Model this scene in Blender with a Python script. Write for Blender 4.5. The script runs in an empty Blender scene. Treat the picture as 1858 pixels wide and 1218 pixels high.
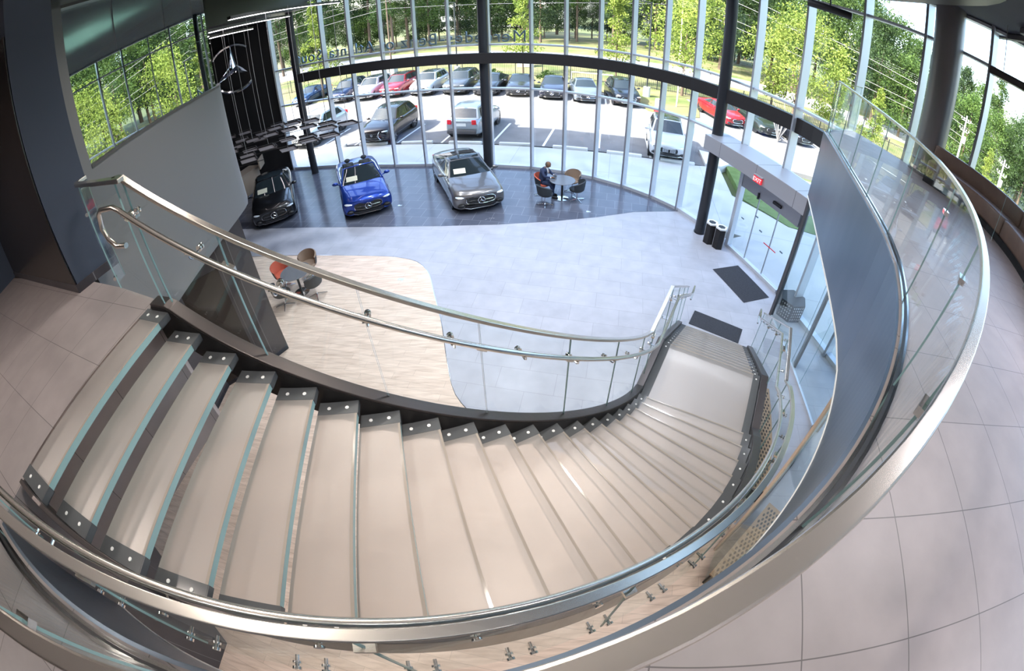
import bpy, bmesh, math, random
from math import sin, cos, pi, radians, atan2, hypot, sqrt
from mathutils import Vector, Matrix
random.seed(7)
S = bpy.context.scene
COL = S.collection
ZU = 5.537            # upper floor level
CH = 7.14             # camera height

# ------------------------------------------------------------ materials
def mat(name, col=(.5, .5, .5), rough=.5, metal=0., spec=.5, emit=None, estr=0., coat=0., trans=0., ior=1.45):
    m = bpy.data.materials.new(name); m.use_nodes = True
    b = m.node_tree.nodes['Principled BSDF']
    b.inputs['Base Color'].default_value = (*col, 1); b.inputs['Roughness'].default_value = rough
    b.inputs['Metallic'].default_value = metal; b.inputs['Specular IOR Level'].default_value = spec
    b.inputs['Coat Weight'].default_value = coat; b.inputs['Coat Roughness'].default_value = .03
    b.inputs['Transmission Weight'].default_value = trans; b.inputs['IOR'].default_value = ior
    if emit: b.inputs['Emission Color'].default_value = (*emit, 1); b.inputs['Emission Strength'].default_value = estr
    return m
def nd(m, t, **k):
    n = m.node_tree.nodes.new(t)
    for a, v in k.items(): setattr(n, a, v)
    return n
def lk(m, a, b): m.node_tree.links.new(a, b)
def bsdf(m): return m.node_tree.nodes['Principled BSDF']
def noise_col(m, c1, c2, scale=3., detail=4., rot=0., stretch=(1, 1, 1), rough=None, bump=0.):
    tc = nd(m, 'ShaderNodeTexCoord'); mp = nd(m, 'ShaderNodeMapping'); mp.inputs['Rotation'].default_value = (0, 0, rot); mp.inputs['Scale'].default_value = stretch
    n = nd(m, 'ShaderNodeTexNoise'); n.inputs['Scale'].default_value = scale; n.inputs['Detail'].default_value = detail
    r = nd(m, 'ShaderNodeValToRGB'); r.color_ramp.elements[0].position = .3; r.color_ramp.elements[1].position = .7
    r.color_ramp.elements[0].color = (*c1, 1); r.color_ramp.elements[1].color = (*c2, 1)
    lk(m, tc.outputs['Object'], mp.inputs[0]); lk(m, mp.outputs[0], n.inputs['Vector']); lk(m, n.outputs[0], r.inputs[0]); lk(m, r.outputs[0], bsdf(m).inputs['Base Color'])
    if bump:
        bp = nd(m, 'ShaderNodeBump'); bp.inputs['Strength'].default_value = bump; lk(m, n.outputs[0], bp.inputs['Height']); lk(m, bp.outputs[0], bsdf(m).inputs['Normal'])
    return m
def tile_mat(name, c1, c2, grout, w, h, rot, off, rough=.35, gw=.004, offset=.5, loc=(0, 0, 0), nscale=2.5):
    m = mat(name, c1, rough)
    tc = nd(m, 'ShaderNodeTexCoord'); mp = nd(m, 'ShaderNodeMapping'); mp.inputs['Rotation'].default_value = (0, 0, rot); mp.inputs['Location'].default_value = loc
    br = nd(m, 'ShaderNodeTexBrick'); br.offset = offset; br.inputs['Scale'].default_value = 1.
    br.inputs['Brick Width'].default_value = w; br.inputs['Row Height'].default_value = h; br.inputs['Mortar Size'].default_value = gw
    br.inputs['Mortar Smooth'].default_value = .2
    br.inputs['Color1'].default_value = (*c1, 1); br.inputs['Color2'].default_value = (*c2, 1); br.inputs['Mortar'].default_value = (*grout, 1)
    n = nd(m, 'ShaderNodeTexNoise'); n.inputs['Scale'].default_value = nscale; n.inputs['Detail'].default_value = 8
    mx = nd(m, 'ShaderNodeMixRGB', blend_type='MULTIPLY'); mx.inputs[0].default_value = .45
    rr = nd(m, 'ShaderNodeValToRGB'); rr.color_ramp.elements[0].position = .25; rr.color_ramp.elements[1].position = .75
    rr.color_ramp.elements[0].color = (.6, .6, .6, 1); rr.color_ramp.elements[1].color = (1, 1, 1, 1)
    lk(m, tc.outputs['Object'], mp.inputs[0]); lk(m, mp.outputs[0], br.inputs['Vector']); lk(m, tc.outputs['Object'], n.inputs['Vector'])
    lk(m, n.outputs[0], rr.inputs[0]); lk(m, br.outputs['Color'], mx.inputs[1]); lk(m, rr.outputs[0], mx.inputs[2]); lk(m, mx.outputs[0], bsdf(m).inputs['Base Color'])
    return m
def thin_glass(name, tint=(.93, .97, .96), refl=.06, extra=0.9):
    m = bpy.data.materials.new(name); m.use_nodes = True; nt = m.node_tree; nt.nodes.clear()
    out = nt.nodes.new('ShaderNodeOutputMaterial'); mx = nt.nodes.new('ShaderNodeMixShader'); t = nt.nodes.new('ShaderNodeBsdfTransparent'); g = nt.nodes.new('ShaderNodeBsdfGlossy')
    g.inputs['Roughness'].default_value = .0; g.inputs['Color'].default_value = (.95, 1, 1, 1); t.inputs['Color'].default_value = (*tint, 1)
    lw = nt.nodes.new('ShaderNodeLayerWeight'); lw.inputs['Blend'].default_value = .35
    ma = nt.nodes.new('ShaderNodeMath'); ma.operation = 'MULTIPLY_ADD'; ma.inputs[1].default_value = extra * .5; ma.inputs[2].default_value = refl; ma.use_clamp = True
    pw = nt.nodes.new('ShaderNodeMath'); pw.operation = 'POWER'; pw.inputs[1].default_value = 2.2
    nt.links.new(lw.outputs['Facing'], pw.inputs[0]); nt.links.new(pw.outputs[0], ma.inputs[0]); nt.links.new(ma.outputs[0], mx.inputs[0])
    nt.links.new(t.outputs[0], mx.inputs[1]); nt.links.new(g.outputs[0], mx.inputs[2]); nt.links.new(mx.outputs[0], out.inputs[0])
    return m
def frosted(name, col=(.74, .69, .655), tr=.56):
    m = bpy.data.materials.new(name); m.use_nodes = True; nt = m.node_tree; nt.nodes.clear()
    out = nt.nodes.new('ShaderNodeOutputMaterial'); d = nt.nodes.new('ShaderNodeBsdfPrincipled'); tl = nt.nodes.new('ShaderNodeBsdfTranslucent'); t = nt.nodes.new('ShaderNodeBsdfTransparent')
    d.inputs['Base Color'].default_value = (*col, 1); d.inputs['Roughness'].default_value = .38; tl.inputs['Color'].default_value = (*col, 1); t.inputs['Color'].default_value = (.98, .955, .935, 1)
    a = nt.nodes.new('ShaderNodeMixShader'); a.inputs[0].default_value = .42; b = nt.nodes.new('ShaderNodeMixShader'); b.inputs[0].default_value = tr
    nt.links.new(d.outputs[0], a.inputs[1]); nt.links.new(tl.outputs[0], a.inputs[2]); nt.links.new(a.outputs[0], b.inputs[1]); nt.links.new(t.outputs[0], b.inputs[2]); 
    gl = nt.nodes.new('ShaderNodeBsdfGlossy'); gl.inputs['Roughness'].default_value = .42; lw = nt.nodes.new('ShaderNodeFresnel'); lw.inputs['IOR'].default_value = 1.36; e = nt.nodes.new('ShaderNodeMixShader')
    nt.links.new(lw.outputs[0], e.inputs[0]); nt.links.new(b.outputs[0], e.inputs[1]); nt.links.new(gl.outputs[0], e.inputs[2]); nt.links.new(e.outputs[0], out.inputs[0])
    return m
ROT = radians(13.3)
M = {}
M['floor'] = tile_mat('pale_stone_tile', (.45, .455, .50), (.42, .425, .47), (.30, .30, .33), 1.2, .6, ROT, .5, rough=.33)
M['dark_tile'] = tile_mat('charcoal_stone_tile', (.10, .112, .15), (.125, .135, .175), (.25, .27, .32), .61, .61, ROT, .5, rough=.16, gw=.006)
M['deck_tile'] = tile_mat('taupe_stone_tile', (.33, .29, .285), (.305, .27, .265), (.13, .115, .115), .608, .622, ROT, .5, rough=.42, gw=.0035, offset=0, loc=(-.995, -.205, 0), nscale=4)
M['wall_tile'] = tile_mat('dark_wall_tile', (.055, .05, .058), (.065, .06, .068), (.2, .2, .22), 1.2, 1.2, 0, .5, rough=.35)
M['wood'] = mat('pale_oak_plank', (.7, .6, .5), .45)
def wood_nodes(m):
    tc = nd(m, 'ShaderNodeTexCoord'); mp = nd(m, 'ShaderNodeMapping'); mp.inputs['Rotation'].default_value = (0, 0, ROT)
    br = nd(m, 'ShaderNodeTexBrick'); br.offset = .37; br.inputs['Scale'].default_value = 1; br.inputs['Brick Width'].default_value = 1.2; br.inputs['Row Height'].default_value = .18
    br.inputs['Mortar Size'].default_value = .0022; br.inputs['Color1'].default_value = (.80, .64, .52, 1); br.inputs['Color2'].default_value = (.70, .555, .445, 1); br.inputs['Mortar'].default_value = (.42, .33, .26, 1)
    n = nd(m, 'ShaderNodeTexNoise'); n.inputs['Scale'].default_value = 2.2; n.inputs['Detail'].default_value = 8; n.inputs['Distortion'].default_value = .6
    mp2 = nd(m, 'ShaderNodeMapping'); mp2.inputs['Rotation'].default_value = (0, 0, ROT); mp2.inputs['Scale'].default_value = (.8, 7, 1)
    rr = nd(m, 'ShaderNodeValToRGB'); rr.color_ramp.elements[0].position = .28; rr.color_ramp.elements[1].position = .62; rr.color_ramp.elements[0].color = (.66, .6, .55, 1); rr.color_ramp.elements[1].color = (1, 1, 1, 1)
    mx = nd(m, 'ShaderNodeMixRGB', blend_type='MULTIPLY'); mx.inputs[0].default_value = .75
    lk(m, tc.outputs['Object'], mp.inputs[0]); lk(m, mp.outputs[0], br.inputs['Vector']); lk(m, tc.outputs['Object'], mp2.inputs[0]); lk(m, mp2.outputs[0], n.inputs['Vector'])
    lk(m, n.outputs[0], rr.inputs[0]); lk(m, br.outputs['Color'], mx.inputs[1]); lk(m, rr.outputs[0], mx.inputs[2]); lk(m, mx.outputs[0], bsdf(m).inputs['Base Color'])
wood_nodes(M['wood'])
M['steel'] = mat('brushed_stainless_steel', (.72, .67, .61), .27, 1.)
M['steel_bright'] = mat('polished_stainless_steel', (.75, .74, .72), .12, 1.)
M['bronze'] = mat('dark_bronze_steel', (.085, .072, .07), .36, .6)
M['black_steel'] = mat('black_painted_steel', (.022, .02, .02), .4, .3)
M['fascia'] = noise_col(mat('blued_steel_panel', (.2, .23, .27), .34, .75), (.11, .15, .20), (.19, .23, .29), .7, 5, stretch=(1, 1, .35))
M['glass'] = thin_glass('clear_glass')
M['rail_glass'] = thin_glass('clear_railing_glass', (.975, .992, .987), .035, .34)
M['pane'] = thin_glass('window_glass', (.97, .99, .985), .03, .35)
M['mirror_glass'] = thin_glass('tinted_office_glass', (.4, .5, .47), .55, .5)
M['frost'] = frosted('frosted_glass_tread')
M['glass_edge'] = mat('green_glass_edge', (.30, .46, .46), .2)
M['nosing'] = mat('polished_glass_nosing', (.34, .30, .26), .12)
M['clear_edge'] = mat('clear_tread_end', (.10, .105, .11), .15)
M['mull_face'] = mat('grey_aluminium', (.36, .37, .40), .4, .5)
M['mull'] = mat('silver_aluminium', (.62, .65, .70), .38, .4)
M['mull_dark'] = mat('dark_aluminium', (.09, .085, .09), .4, .4)
M['column'] = mat('dark_painted_column', (.03, .032, .038), .28, .2)
M['big_column'] = mat('grey_metal_column', (.26, .245, .24), .36, .6)
M['black_wall'] = noise_col(mat('black_wall', (.012, .011, .012), .6), (.008, .008, .009), (.02, .018, .018), 1.5, 3, stretch=(1, 1, .2))
M['blue_wall'] = mat('slate_blue_wall', (.062, .078, .115), .55)
M['brown_panel'] = mat('black_brown_gloss_panel', (.022, .016, .014), .25)
M['grey_wall'] = mat('grey_plaster_wall', (.15, .152, .158), .5)
M['ceiling'] = mat('dark_ceiling', (.045, .043, .055), .8)
M['ceil_pale'] = mat('pale_ceiling', (.38, .46, .44), .8)
M['gypsum'] = mat('white_gypsum_ceiling', (.8, .79, .77), .9)
M['portal'] = mat('grey_metal_portal', (.40, .40, .43), .35, .35)
M['white'] = mat('white_paint', (.85, .85, .83), .5)
M['led'] = mat('led_strip', (1, 1, 1), .5, emit=(1, .92, .97), estr=9)
M['chrome'] = mat('chrome', (.9, .9, .92), .06, 1.)
M['black'] = mat('black_plastic', (.015, .015, .017), .4)
M['rubber'] = mat('tyre_rubber', (.02, .02, .022), .75)
M['alloy'] = mat('alloy_wheel', (.5, .5, .52), .25, 1.)
M['car_glass'] = mat('dark_car_glass', (.02, .028, .032), .03, 0., .9)
M['lamp'] = mat('headlight_glass', (.72, .76, .8), .08, .3)
M['tail'] = mat('tail_light_red', (.55, .012, .02), .15, emit=(1, .02, .02), estr=.15)
M['asphalt'] = noise_col(mat('grey_asphalt', (.3, .3, .3), .85), (.155, .15, .15), (.20, .195, .195), 1.2, 8)
M['concrete'] = tile_mat('pale_concrete', (.62, .62, .60), (.60, .60, .585), (.42, .42, .42), 4.2, 3.6, ROT, .5, rough=.8, gw=.012, offset=0, nscale=.6)
M['kerb'] = mat('kerb_concrete', (.68, .68, .66), .8)
M['line'] = mat('white_road_paint', (.85, .85, .84), .6)
M['grass'] = noise_col(mat('dry_lawn', (.3, .35, .1), .9), (.07, .11, .02), (.22, .18, .09), .35, 8)
M['lawn'] = noise_col(mat('green_lawn', (.15, .3, .06), .9), (.10, .16, .04), (.15, .22, .07), 3, 8)
M['road'] = mat('pale_road', (.36, .355, .35), .85)
M['forest_floor'] = mat('forest_floor', (.10, .12, .045), .95)
M['mat'] = noise_col(mat('dark_doormat', (.035, .037, .045), .95), (.025, .027, .034), (.05, .052, .062), 60, 2)
M['leather'] = noise_col(mat('brown_leather', (.2, .14, .11), .38), (.18, .125, .10), (.225, .155, .12), 4, 3)
M['table'] = mat('grey_table_top', (.13, .135, .15), .22)
M['red_fabric'] = mat('coral_upholstery', (.5, .10, .055), .7)
M['taupe_fabric'] = mat('taupe_upholstery', (.25, .18, .13), .7)
M['dark_fabric'] = mat('charcoal_upholstery', (.035, .042, .05), .6)
M['suit'] = mat('navy_suit_cloth', (.022, .035, .085), .8)
M['skin'] = mat('brown_skin', (.20, .105, .062), .5)
M['skin_pale'] = mat('light_skin', (.55, .33, .24), .5)
M['shirt'] = mat('white_shirt', (.75, .78, .82), .7)
M['trousers_red'] = mat('red_trousers', (.5, .02, .04), .7)
M['hair'] = mat('grey_hair', (.11, .09, .07), .8)
M['card'] = mat('cream_card', (.75, .72, .55), .7)
M['exit_red'] = mat('exit_sign_red', (.7, .03, .05), .4, emit=(1, .05, .07), estr=.35)
M['exit_white'] = mat('exit_sign_letters', (.9, .8, .8), .4, emit=(1, .75, .75), estr=.5)
M['sign'] = mat('sign_metal_letters', (.20, .27, .30), .3, .6)
M['tan'] = mat('tan_veneer', (.38, .25, .15), .5)
M['dot'] = mat('dark_perforation', (.03, .022, .018), .8)
M['beam'] = mat('dark_steel_beam', (.035, .033, .034), .42, .35)
M['panel_grey'] = mat('fixture_panel', (.10, .09, .09), .5)
M['wood_desk'] = mat('beige_desk', (.36, .28, .21), .5)
M['planter'] = mat('white_planter', (.6, .6, .58), .7)
M['pole'] = mat('black_pole', (.025, .03, .03), .5)
M['timber'] = mat('weathered_timber_pole', (.5, .42, .34), .8)
M['wire'] = mat('cable', (.22, .21, .21), .5)
M['bark'] = mat('bark', (.12, .085, .06), .9)
def leafmat(name, a, b):
    m = mat(name, a, .7); g = nd(m, 'ShaderNodeObjectInfo'); n = nd(m, 'ShaderNodeTexNoise'); n.inputs['Scale'].default_value = .9; n.inputs['Detail'].default_value = 3
    tc = nd(m, 'ShaderNodeTexCoord'); r = nd(m, 'ShaderNodeValToRGB'); r.color_ramp.elements[0].position = .35; r.color_ramp.elements[1].position = .65
    r.color_ramp.elements[0].color = (*a, 1); r.color_ramp.elements[1].color = (*b, 1); hs = nd(m, 'ShaderNodeHueSaturation')
    mr = nd(m, 'ShaderNodeMapRange'); mr.inputs['To Min'].default_value = .75; mr.inputs['To Max'].default_value = 1.25
    lk(m, tc.outputs['Object'], n.inputs['Vector']); lk(m, n.outputs[0], r.inputs[0]); lk(m, r.outputs[0], hs.inputs['Color']); lk(m, g.outputs['Random'], mr.inputs[0]); lk(m, mr.outputs[0], hs.inputs['Value'])
    nt = m.node_tree; b_ = bsdf(m); lk(m, hs.outputs[0], b_.inputs['Base Color'])
    tl = nt.nodes.new('ShaderNodeBsdfTranslucent'); lk(m, hs.outputs[0], tl.inputs['Color']); mx = nt.nodes.new('ShaderNodeMixShader'); mx.inputs[0].default_value = .35
    out = [x for x in nt.nodes if x.type == 'OUTPUT_MATERIAL'][0]; lk(m, b_.outputs[0], mx.inputs[1]); lk(m, tl.outputs[0], mx.inputs[2]); lk(m, mx.outputs[0], out.inputs[0])
    return m
M['leaf_dark'] = leafmat('dark_foliage', (.012, .034, .006), (.05, .095, .02))
M['leaf_mid'] = leafmat('mid_foliage', (.028, .068, .012), (.10, .165, .03))
M['leaf_light'] = leafmat('light_foliage', (.12, .18, .025), (.26, .31, .055))

# ------------------------------------------------------------ mesh helpers
class MB:
    def __init__(s): s.v = []; s.f = []; s.m = []
    def add(s, vs, fs, mi=0):
        o = len(s.v); s.v += [tuple(v) for v in vs]; s.f += [tuple(i + o for i in f) for f in fs]; s.m += [mi] * len(fs); return s
    def box(s, c, d, rz=0, mi=0, rx=0, ry=0):
        R = Matrix.Rotation(rz, 3, 'Z') @ Matrix.Rotation(ry, 3, 'Y') @ Matrix.Rotation(rx, 3, 'X')
        vs = [Vector(c) + R @ Vector((x * d[0] / 2, y * d[1] / 2, z * d[2] / 2)) for x in (-1, 1) for y in (-1, 1) for z in (-1, 1)]
        return s.add(vs, [(0, 1, 3, 2), (4, 6, 7, 5), (0, 4, 5, 1), (2, 3, 7, 6), (0, 2, 6, 4), (1, 5, 7, 3)], mi)
    def prism(s, poly, z0, z1, mi=0, mtop=None):
        n = len(poly); z0 = z0 if isinstance(z0, (list, tuple)) else [z0] * n; z1 = z1 if isinstance(z1, (list, tuple)) else [z1] * n
        vs = [(p[0], p[1], z0[i]) for i, p in enumerate(poly)] + [(p[0], p[1], z1[i]) for i, p in enumerate(poly)]
        s.add(vs, [(i, (i + 1) % n, n + (i + 1) % n, n + i) for i in range(n)], mi)
        o = len(s.v) - 2 * n; s.f.append(tuple(o + n + i for i in range(n))); s.m.append(mi if mtop is None else mtop); s.f.append(tuple(o + n - 1 - i for i in range(n))); s.m.append(mi)
        return s
    def tube(s, pts, r, seg=8, closed=False, mi=0, caps=True):
        P = [Vector(p) for p in pts]; n = len(P); rs = r if isinstance(r, (list, tuple)) else [r] * n; vs = []; up = None
        for i, p in enumerate(P):
            a = P[(i - 1) % n] if (i > 0 or closed) else p; b = P[(i + 1) % n] if (i < n - 1 or closed) else p
            t = (b - a).normalized()
            if up is None: up = t.orthogonal().normalized()
            u = (up - t * up.dot(t)); u = u.normalized() if u.length > 1e-6 else t.orthogonal().normalized(); up = u; w = t.cross(u)
            vs += [p + (u * cos(2 * pi * k / seg) + w * sin(2 * pi * k / seg)) * rs[i] for k in range(seg)]
        fs = [(i * seg + k, i * seg + (k + 1) % seg, ((i + 1) % n) * seg + (k + 1) % seg, ((i + 1) % n) * seg + k) for i in range(n if closed else n - 1) for k in range(seg)]
        if caps and not closed: fs += [tuple(range(seg))[::-1], tuple((n - 1) * seg + k for k in range(seg))]
        return s.add(vs, fs, mi)
    def cyl(s, c, r, h, seg=24, mi=0, r2=None):
        return s.lathe(c, [(0, 0), (r, 0), (r if r2 is None else r2, h), (0, h)], seg, mi)
    def lathe(s, c, prof, seg=24, mi=0, axis='Z'):
        vs = []; fs = []; n = len(prof)
        for k in range(seg):
            a = 2 * pi * k / seg
            for r, z in prof: vs.append((c[0] + r * cos(a), c[1] + r * sin(a), c[2] + z) if axis == 'Z' else (c[0] + z, c[1] + r * cos(a), c[2] + r * sin(a)) if axis == 'X' else (c[0] + r * cos(a), c[1] + z, c[2] + r * sin(a)))
        for k in range(seg):
            k2 = (k + 1) % seg
            for i in range(n - 1): fs.append((k * n + i, k2 * n + i, k2 * n + i + 1, k * n + i + 1))
        return s.add(vs, fs, mi)
    def sweep(s, path, w0, w1, d0, d1, mi=0, closed=False, lean=0.):
        """rectangle swept along path; w0,w1 horizontal offsets along left normal, d0,d1 vertical offsets (lists or numbers)."""
        P = [Vector(p) for p in path]; n = len(P); g = lambda q, i: q[i] if isinstance(q, (list, tuple)) else q; vs = []
        for i, p in enumerate(P):
            a = P[i - 1] if (i > 0 or closed) else p; b = P[(i + 1) % n] if (i < n - 1 or closed) else p
            t = Vector((b.x - a.x, b.y - a.y, 0)); t = t.normalized() if t.length > 1e-9 else Vector((1, 0, 0)); nn = Vector((-t.y, t.x, 0))
            k = 1.
            if 0 < i < n - 1 or closed:
                t1 = Vector((p.x - a.x, p.y - a.y, 0)).normalized(); c = max(.5, abs(t1.dot(t))); k = 1 / c
            for (ww, dd) in ((g(w0, i), g(d0, i)), (g(w1, i), g(d0, i)), (g(w1, i) + lean, g(d1, i)), (g(w0, i) + lean, g(d1, i))):
                vs.append(p + nn * ww * k + Vector((0, 0, dd)))
        fs = [(i * 4 + k, i * 4 + (k + 1) % 4, ((i + 1) % n) * 4 + (k + 1) % 4, ((i + 1) % n) * 4 + k) for i in range(n if closed else n - 1) for k in range(4)]
        if not closed: fs += [(3, 2, 1, 0), tuple((n - 1) * 4 + k for k in range(4))]
        return s.add(vs, fs, mi)
    def sphere(s, c, r, seg=12, ring=8, mi=0, sc=(1, 1, 1)):
        prof = []; vs = []; fs = []
        for i in range(ring + 1):
            a = -pi / 2 + pi * i / ring
            for k in range(seg): vs.append((c[0] + r * sc[0] * cos(a) * cos(2 * pi * k / seg), c[1] + r * sc[1] * cos(a) * sin(2 * pi * k / seg), c[2] + r * sc[2] * sin(a)))
        for i in range(ring):
            for k in range(seg): fs.append((i * seg + k, i * seg + (k + 1) % seg, (i + 1) * seg + (k + 1) % seg, (i + 1) * seg + k))
        return s.add(vs, fs, mi)
    def build(s, name, mats, parent=None, smooth=False, kind=None, sub=0, bevel=0, ang=.6):
        me = bpy.data.meshes.new(name); me.from_pydata(s.v, [], s.f)
        for m in (mats if isinstance(mats, (list, tuple)) else [mats]): me.materials.append(m)
        for p, mi in zip(me.polygons, s.m): p.material_index = mi
        bm = bmesh.new(); bm.from_mesh(me); bmesh.ops.remove_doubles(bm, verts=bm.verts, dist=1e-5); bmesh.ops.recalc_face_normals(bm, faces=bm.faces); bm.to_mesh(me); bm.free()
        if smooth:
            me.polygons.foreach_set('use_smooth', [True] * len(me.polygons)); me.set_sharp_from_angle(angle=ang)
        me.update(); o = bpy.data.objects.new(name, me); COL.objects.link(o)
        if parent: o.parent = parent
        if kind: o['kind'] = kind
        if bevel:
            b = o.modifiers.new('b', 'BEVEL'); b.width = bevel; b.segments = 2; b.limit_method = 'ANGLE'
        if sub:
            b = o.modifiers.new('s', 'SUBSURF'); b.levels = sub; b.render_levels = sub
        return o
def thing(name, label, cat, loc=(0, 0, 0), rz=0, group=None):
    o = bpy.data.objects.new(name, None); COL.objects.link(o); o.location = loc; o.rotation_euler = (0, 0, rz); o['label'] = label; o['category'] = cat
    if group: o['group'] = group
    return o
def tag(o, label, cat, group=None):
    o['label'] = label; o['category'] = cat
    if group: o['group'] = group
    return o
def dup(root, loc, rz, label, group=None, scale=None):
    def cp(o, par):
        c = o.copy(); COL.objects.link(c); c.parent = par
        for ch in o.children: cp(ch, c)
        return c
    r = cp(root, None); r.location = loc; r.rotation_euler = (0, 0, rz); r['label'] = label
    if group: r['group'] = group
    if scale: r.scale = scale
    return r
def lerp(a, b, t): return a + (b - a) * t
def resample(pts, step):
    """points along a polyline about every step, smoothed by Catmull-Rom."""
    P = [Vector(p) for p in pts]; out = []
    for i in range(len(P) - 1):
        p0 = P[max(i - 1, 0)]; p1 = P[i]; p2 = P[i + 1]; p3 = P[min(i + 2, len(P) - 1)]
        n = max(1, int((p2 - p1).length / step))
        for k in range(n):
            t = k / n; out.append(.5 * ((2 * p1) + (p2 - p0) * t + (2 * p0 - 5 * p1 + 4 * p2 - p3) * t * t + (3 * p1 - p0 - 3 * p2 + p3) * t ** 3))
    out.append(P[-1]); return out
def offset2(pts, d):
    out = []
    for i, p in enumerate(pts):
        a = pts[max(i - 1, 0)]; b = pts[min(i + 1, len(pts) - 1)]; tx, ty = b[0] - a[0], b[1] - a[1]; l = hypot(tx, ty); out.append((p[0] - ty / l * d, p[1] + tx / l * d))
    return out
# ------------------------------------------------------------ setting: shell
W = [(-10.56, 20.66), (-9.33, 20.35), (-7.7, 20.0), (-6.33, 19.57), (-4.87, 19.17), (-3.45, 18.91), (-2.1, 18.67), (-.55, 18.38), (1.05, 18.03), (2.29, 17.52), (3.46, 16.91),
     (4.48, 16.16), (5.4, 15.28), (6.17, 14.3), (6.72, 13.15), (7.1, 12.05), (7.6, 10.35), (7.95, 8.5), (8.2, 6.75), (8.5, 5.15), (8.8, 3.4), (9.0, 1.6), (9.1, -.3), (9.1, -2.4), (9.0, -5)]
ROOF = 9.25
def struct(o): o['kind'] = 'structure'; return o
shell = [(9.0, -8)] + [W[i] for i in range(len(W) - 1, -1, -1)] + [(-17.5, 19.3), (-17.5, -8)]
struct(MB().prism(shell, -.2, 0).build('floor', M['floor']))
DK = [(-10.67, 14.48), (-8.9, 14.12), (-7.18, 13.83), (-5.6, 13.55), (-4.1, 13.32), (-2.2, 13.13), (-.41, 13.06), (1.36, 13.2), (2.9, 13.5), (4.31, 13.94), (6.25, 14.15)]
dk = DK + [W[i] for i in (12, 11, 10, 9, 8, 7, 6, 5, 4, 3, 2, 1, 0)] + [(-17.4, 19.2), (-17.4, 15.2)]
struct(MB().prism([(x, y - (.06 if i > 10 else 0)) for i, (x, y) in enumerate(dk)], .0, .004).build('floor', M['dark_tile']))
WD = [(-12, 12.6), (-9.01, 12.2), (-6.45, 11.87), (-3.95, 11.5), (-3.2, 11.32), (-2.66, 11.05), (-2.32, 10.6), (-2.14, 10.1), (-1.99, 9.5), (-1.7, 8.44), (-1.45, 7.13), (-1.27, 6.32), (-1.05, 5.85), (-.6, 5.35), (.2, 4.9), (1.5, 4.3), (3.2, 3.2), (5.5, 1.5), (8.5, -1), (8.5, -7), (-12, -7)]
WDs = resample([(x, y, 0) for x, y in WD[:16]], .25)
struct(MB().prism([(p.x, p.y) for p in WDs] + WD[16:], .0, .004).build('floor', M['wood']))
tr = MB().sweep([(p.x, p.y, 0) for p in WDs[:-6]], -.008, .008, .0, .006); struct(tr.build('trim_1', M['steel_bright']))
# curtain wall bays
ZT = [3.45, 5.3, 8.4]
for i in range(len(W) - 1):
    a, b = Vector((*W[i], 0)), Vector((*W[i + 1], 0)); t = (b - a).normalized(); n = Vector((-t.y, t.x, 0)); L = (b - a).length; rz = atan2(t.y, t.x)
    low = 0.0 if i not in (15, 16) else 3.36
    f = MB()
    f.box(((a.x - n.x * .11), (a.y - n.y * .11), (low + ROOF) / 2), (.065, .30, ROOF - low), rz, 1)
    f.box(((a.x - n.x * .262), (a.y - n.y * .262), (low + ROOF) / 2), (.068, .012, ROOF - low), rz, 0)
    z_list = [z for z in ZT if z > low] + [low + .06, ROOF - .05]
    mid = (a + b) / 2
    for z in z_list: f.box((mid.x - n.x * .10, mid.y - n.y * .10, z), (L - .065, .2, .065 if z != low + .06 else .12), rz, 1)
    fo = f.build('window_%d' % (i + 1), [M['mull_face'], M['mull']]); struct(fo)
    zs = [low] + [z for z in ZT if z > low] + [ROOF]
    for z0, z1 in zip(zs, zs[1:]):
        MB().box((mid.x, mid.y, (z0 + z1) / 2), (L - .07, .012, z1 - z0 - .06), rz).build('pane', M['pane'], fo)
# ceiling, roof, enclosing walls
big = [(9.3, -8.3)] + [(p[0] * 1.0, p[1]) for p in offset2(W, .35)[::-1]] + [(-18, 20.1), (-18, -8.3)]
struct(MB().prism(big, ROOF, ROOF + .75).build('ceiling', M['ceiling']))
struct(MB().box((-4.2, -8.15, 4.6), (27.5, .3, 9.3)).build('wall_back', M['grey_wall']))
struct(MB().box((-17.65, 5.7, 4.6), (.3, 28, 9.3)).build('wall_left', M['black_wall']))
struct(MB().prism([(-10.62, 20.74), (-10.66, 20.52), (-17.6, 19.1), (-17.6, 19.4)], 0, ROOF).build('wall_front', M['black_wall']))
struct(MB().box((9.1, -6.5, 4.6), (.2, 3.1, 9.3)).build('wall_right', M['grey_wall']))
struct(MB().prism([(-9, -7.9), (7.5, -7.9), (7.3, -1), (4.5, 1.5), (1.5, 3.4), (-4, 3.4), (-9, 2.5)], ROOF - .05, ROOF).build('ceiling', M['gypsum']))
# lower dark ceiling field over the far corner
struct(MB().prism([(-17.4, 19.0), (-10.6, 20.3), (-8.2, 19.75), (-7.6, 9.5), (-17.4, 9.5)], 8.02, ROOF).build('ceiling', M['black']))
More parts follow.
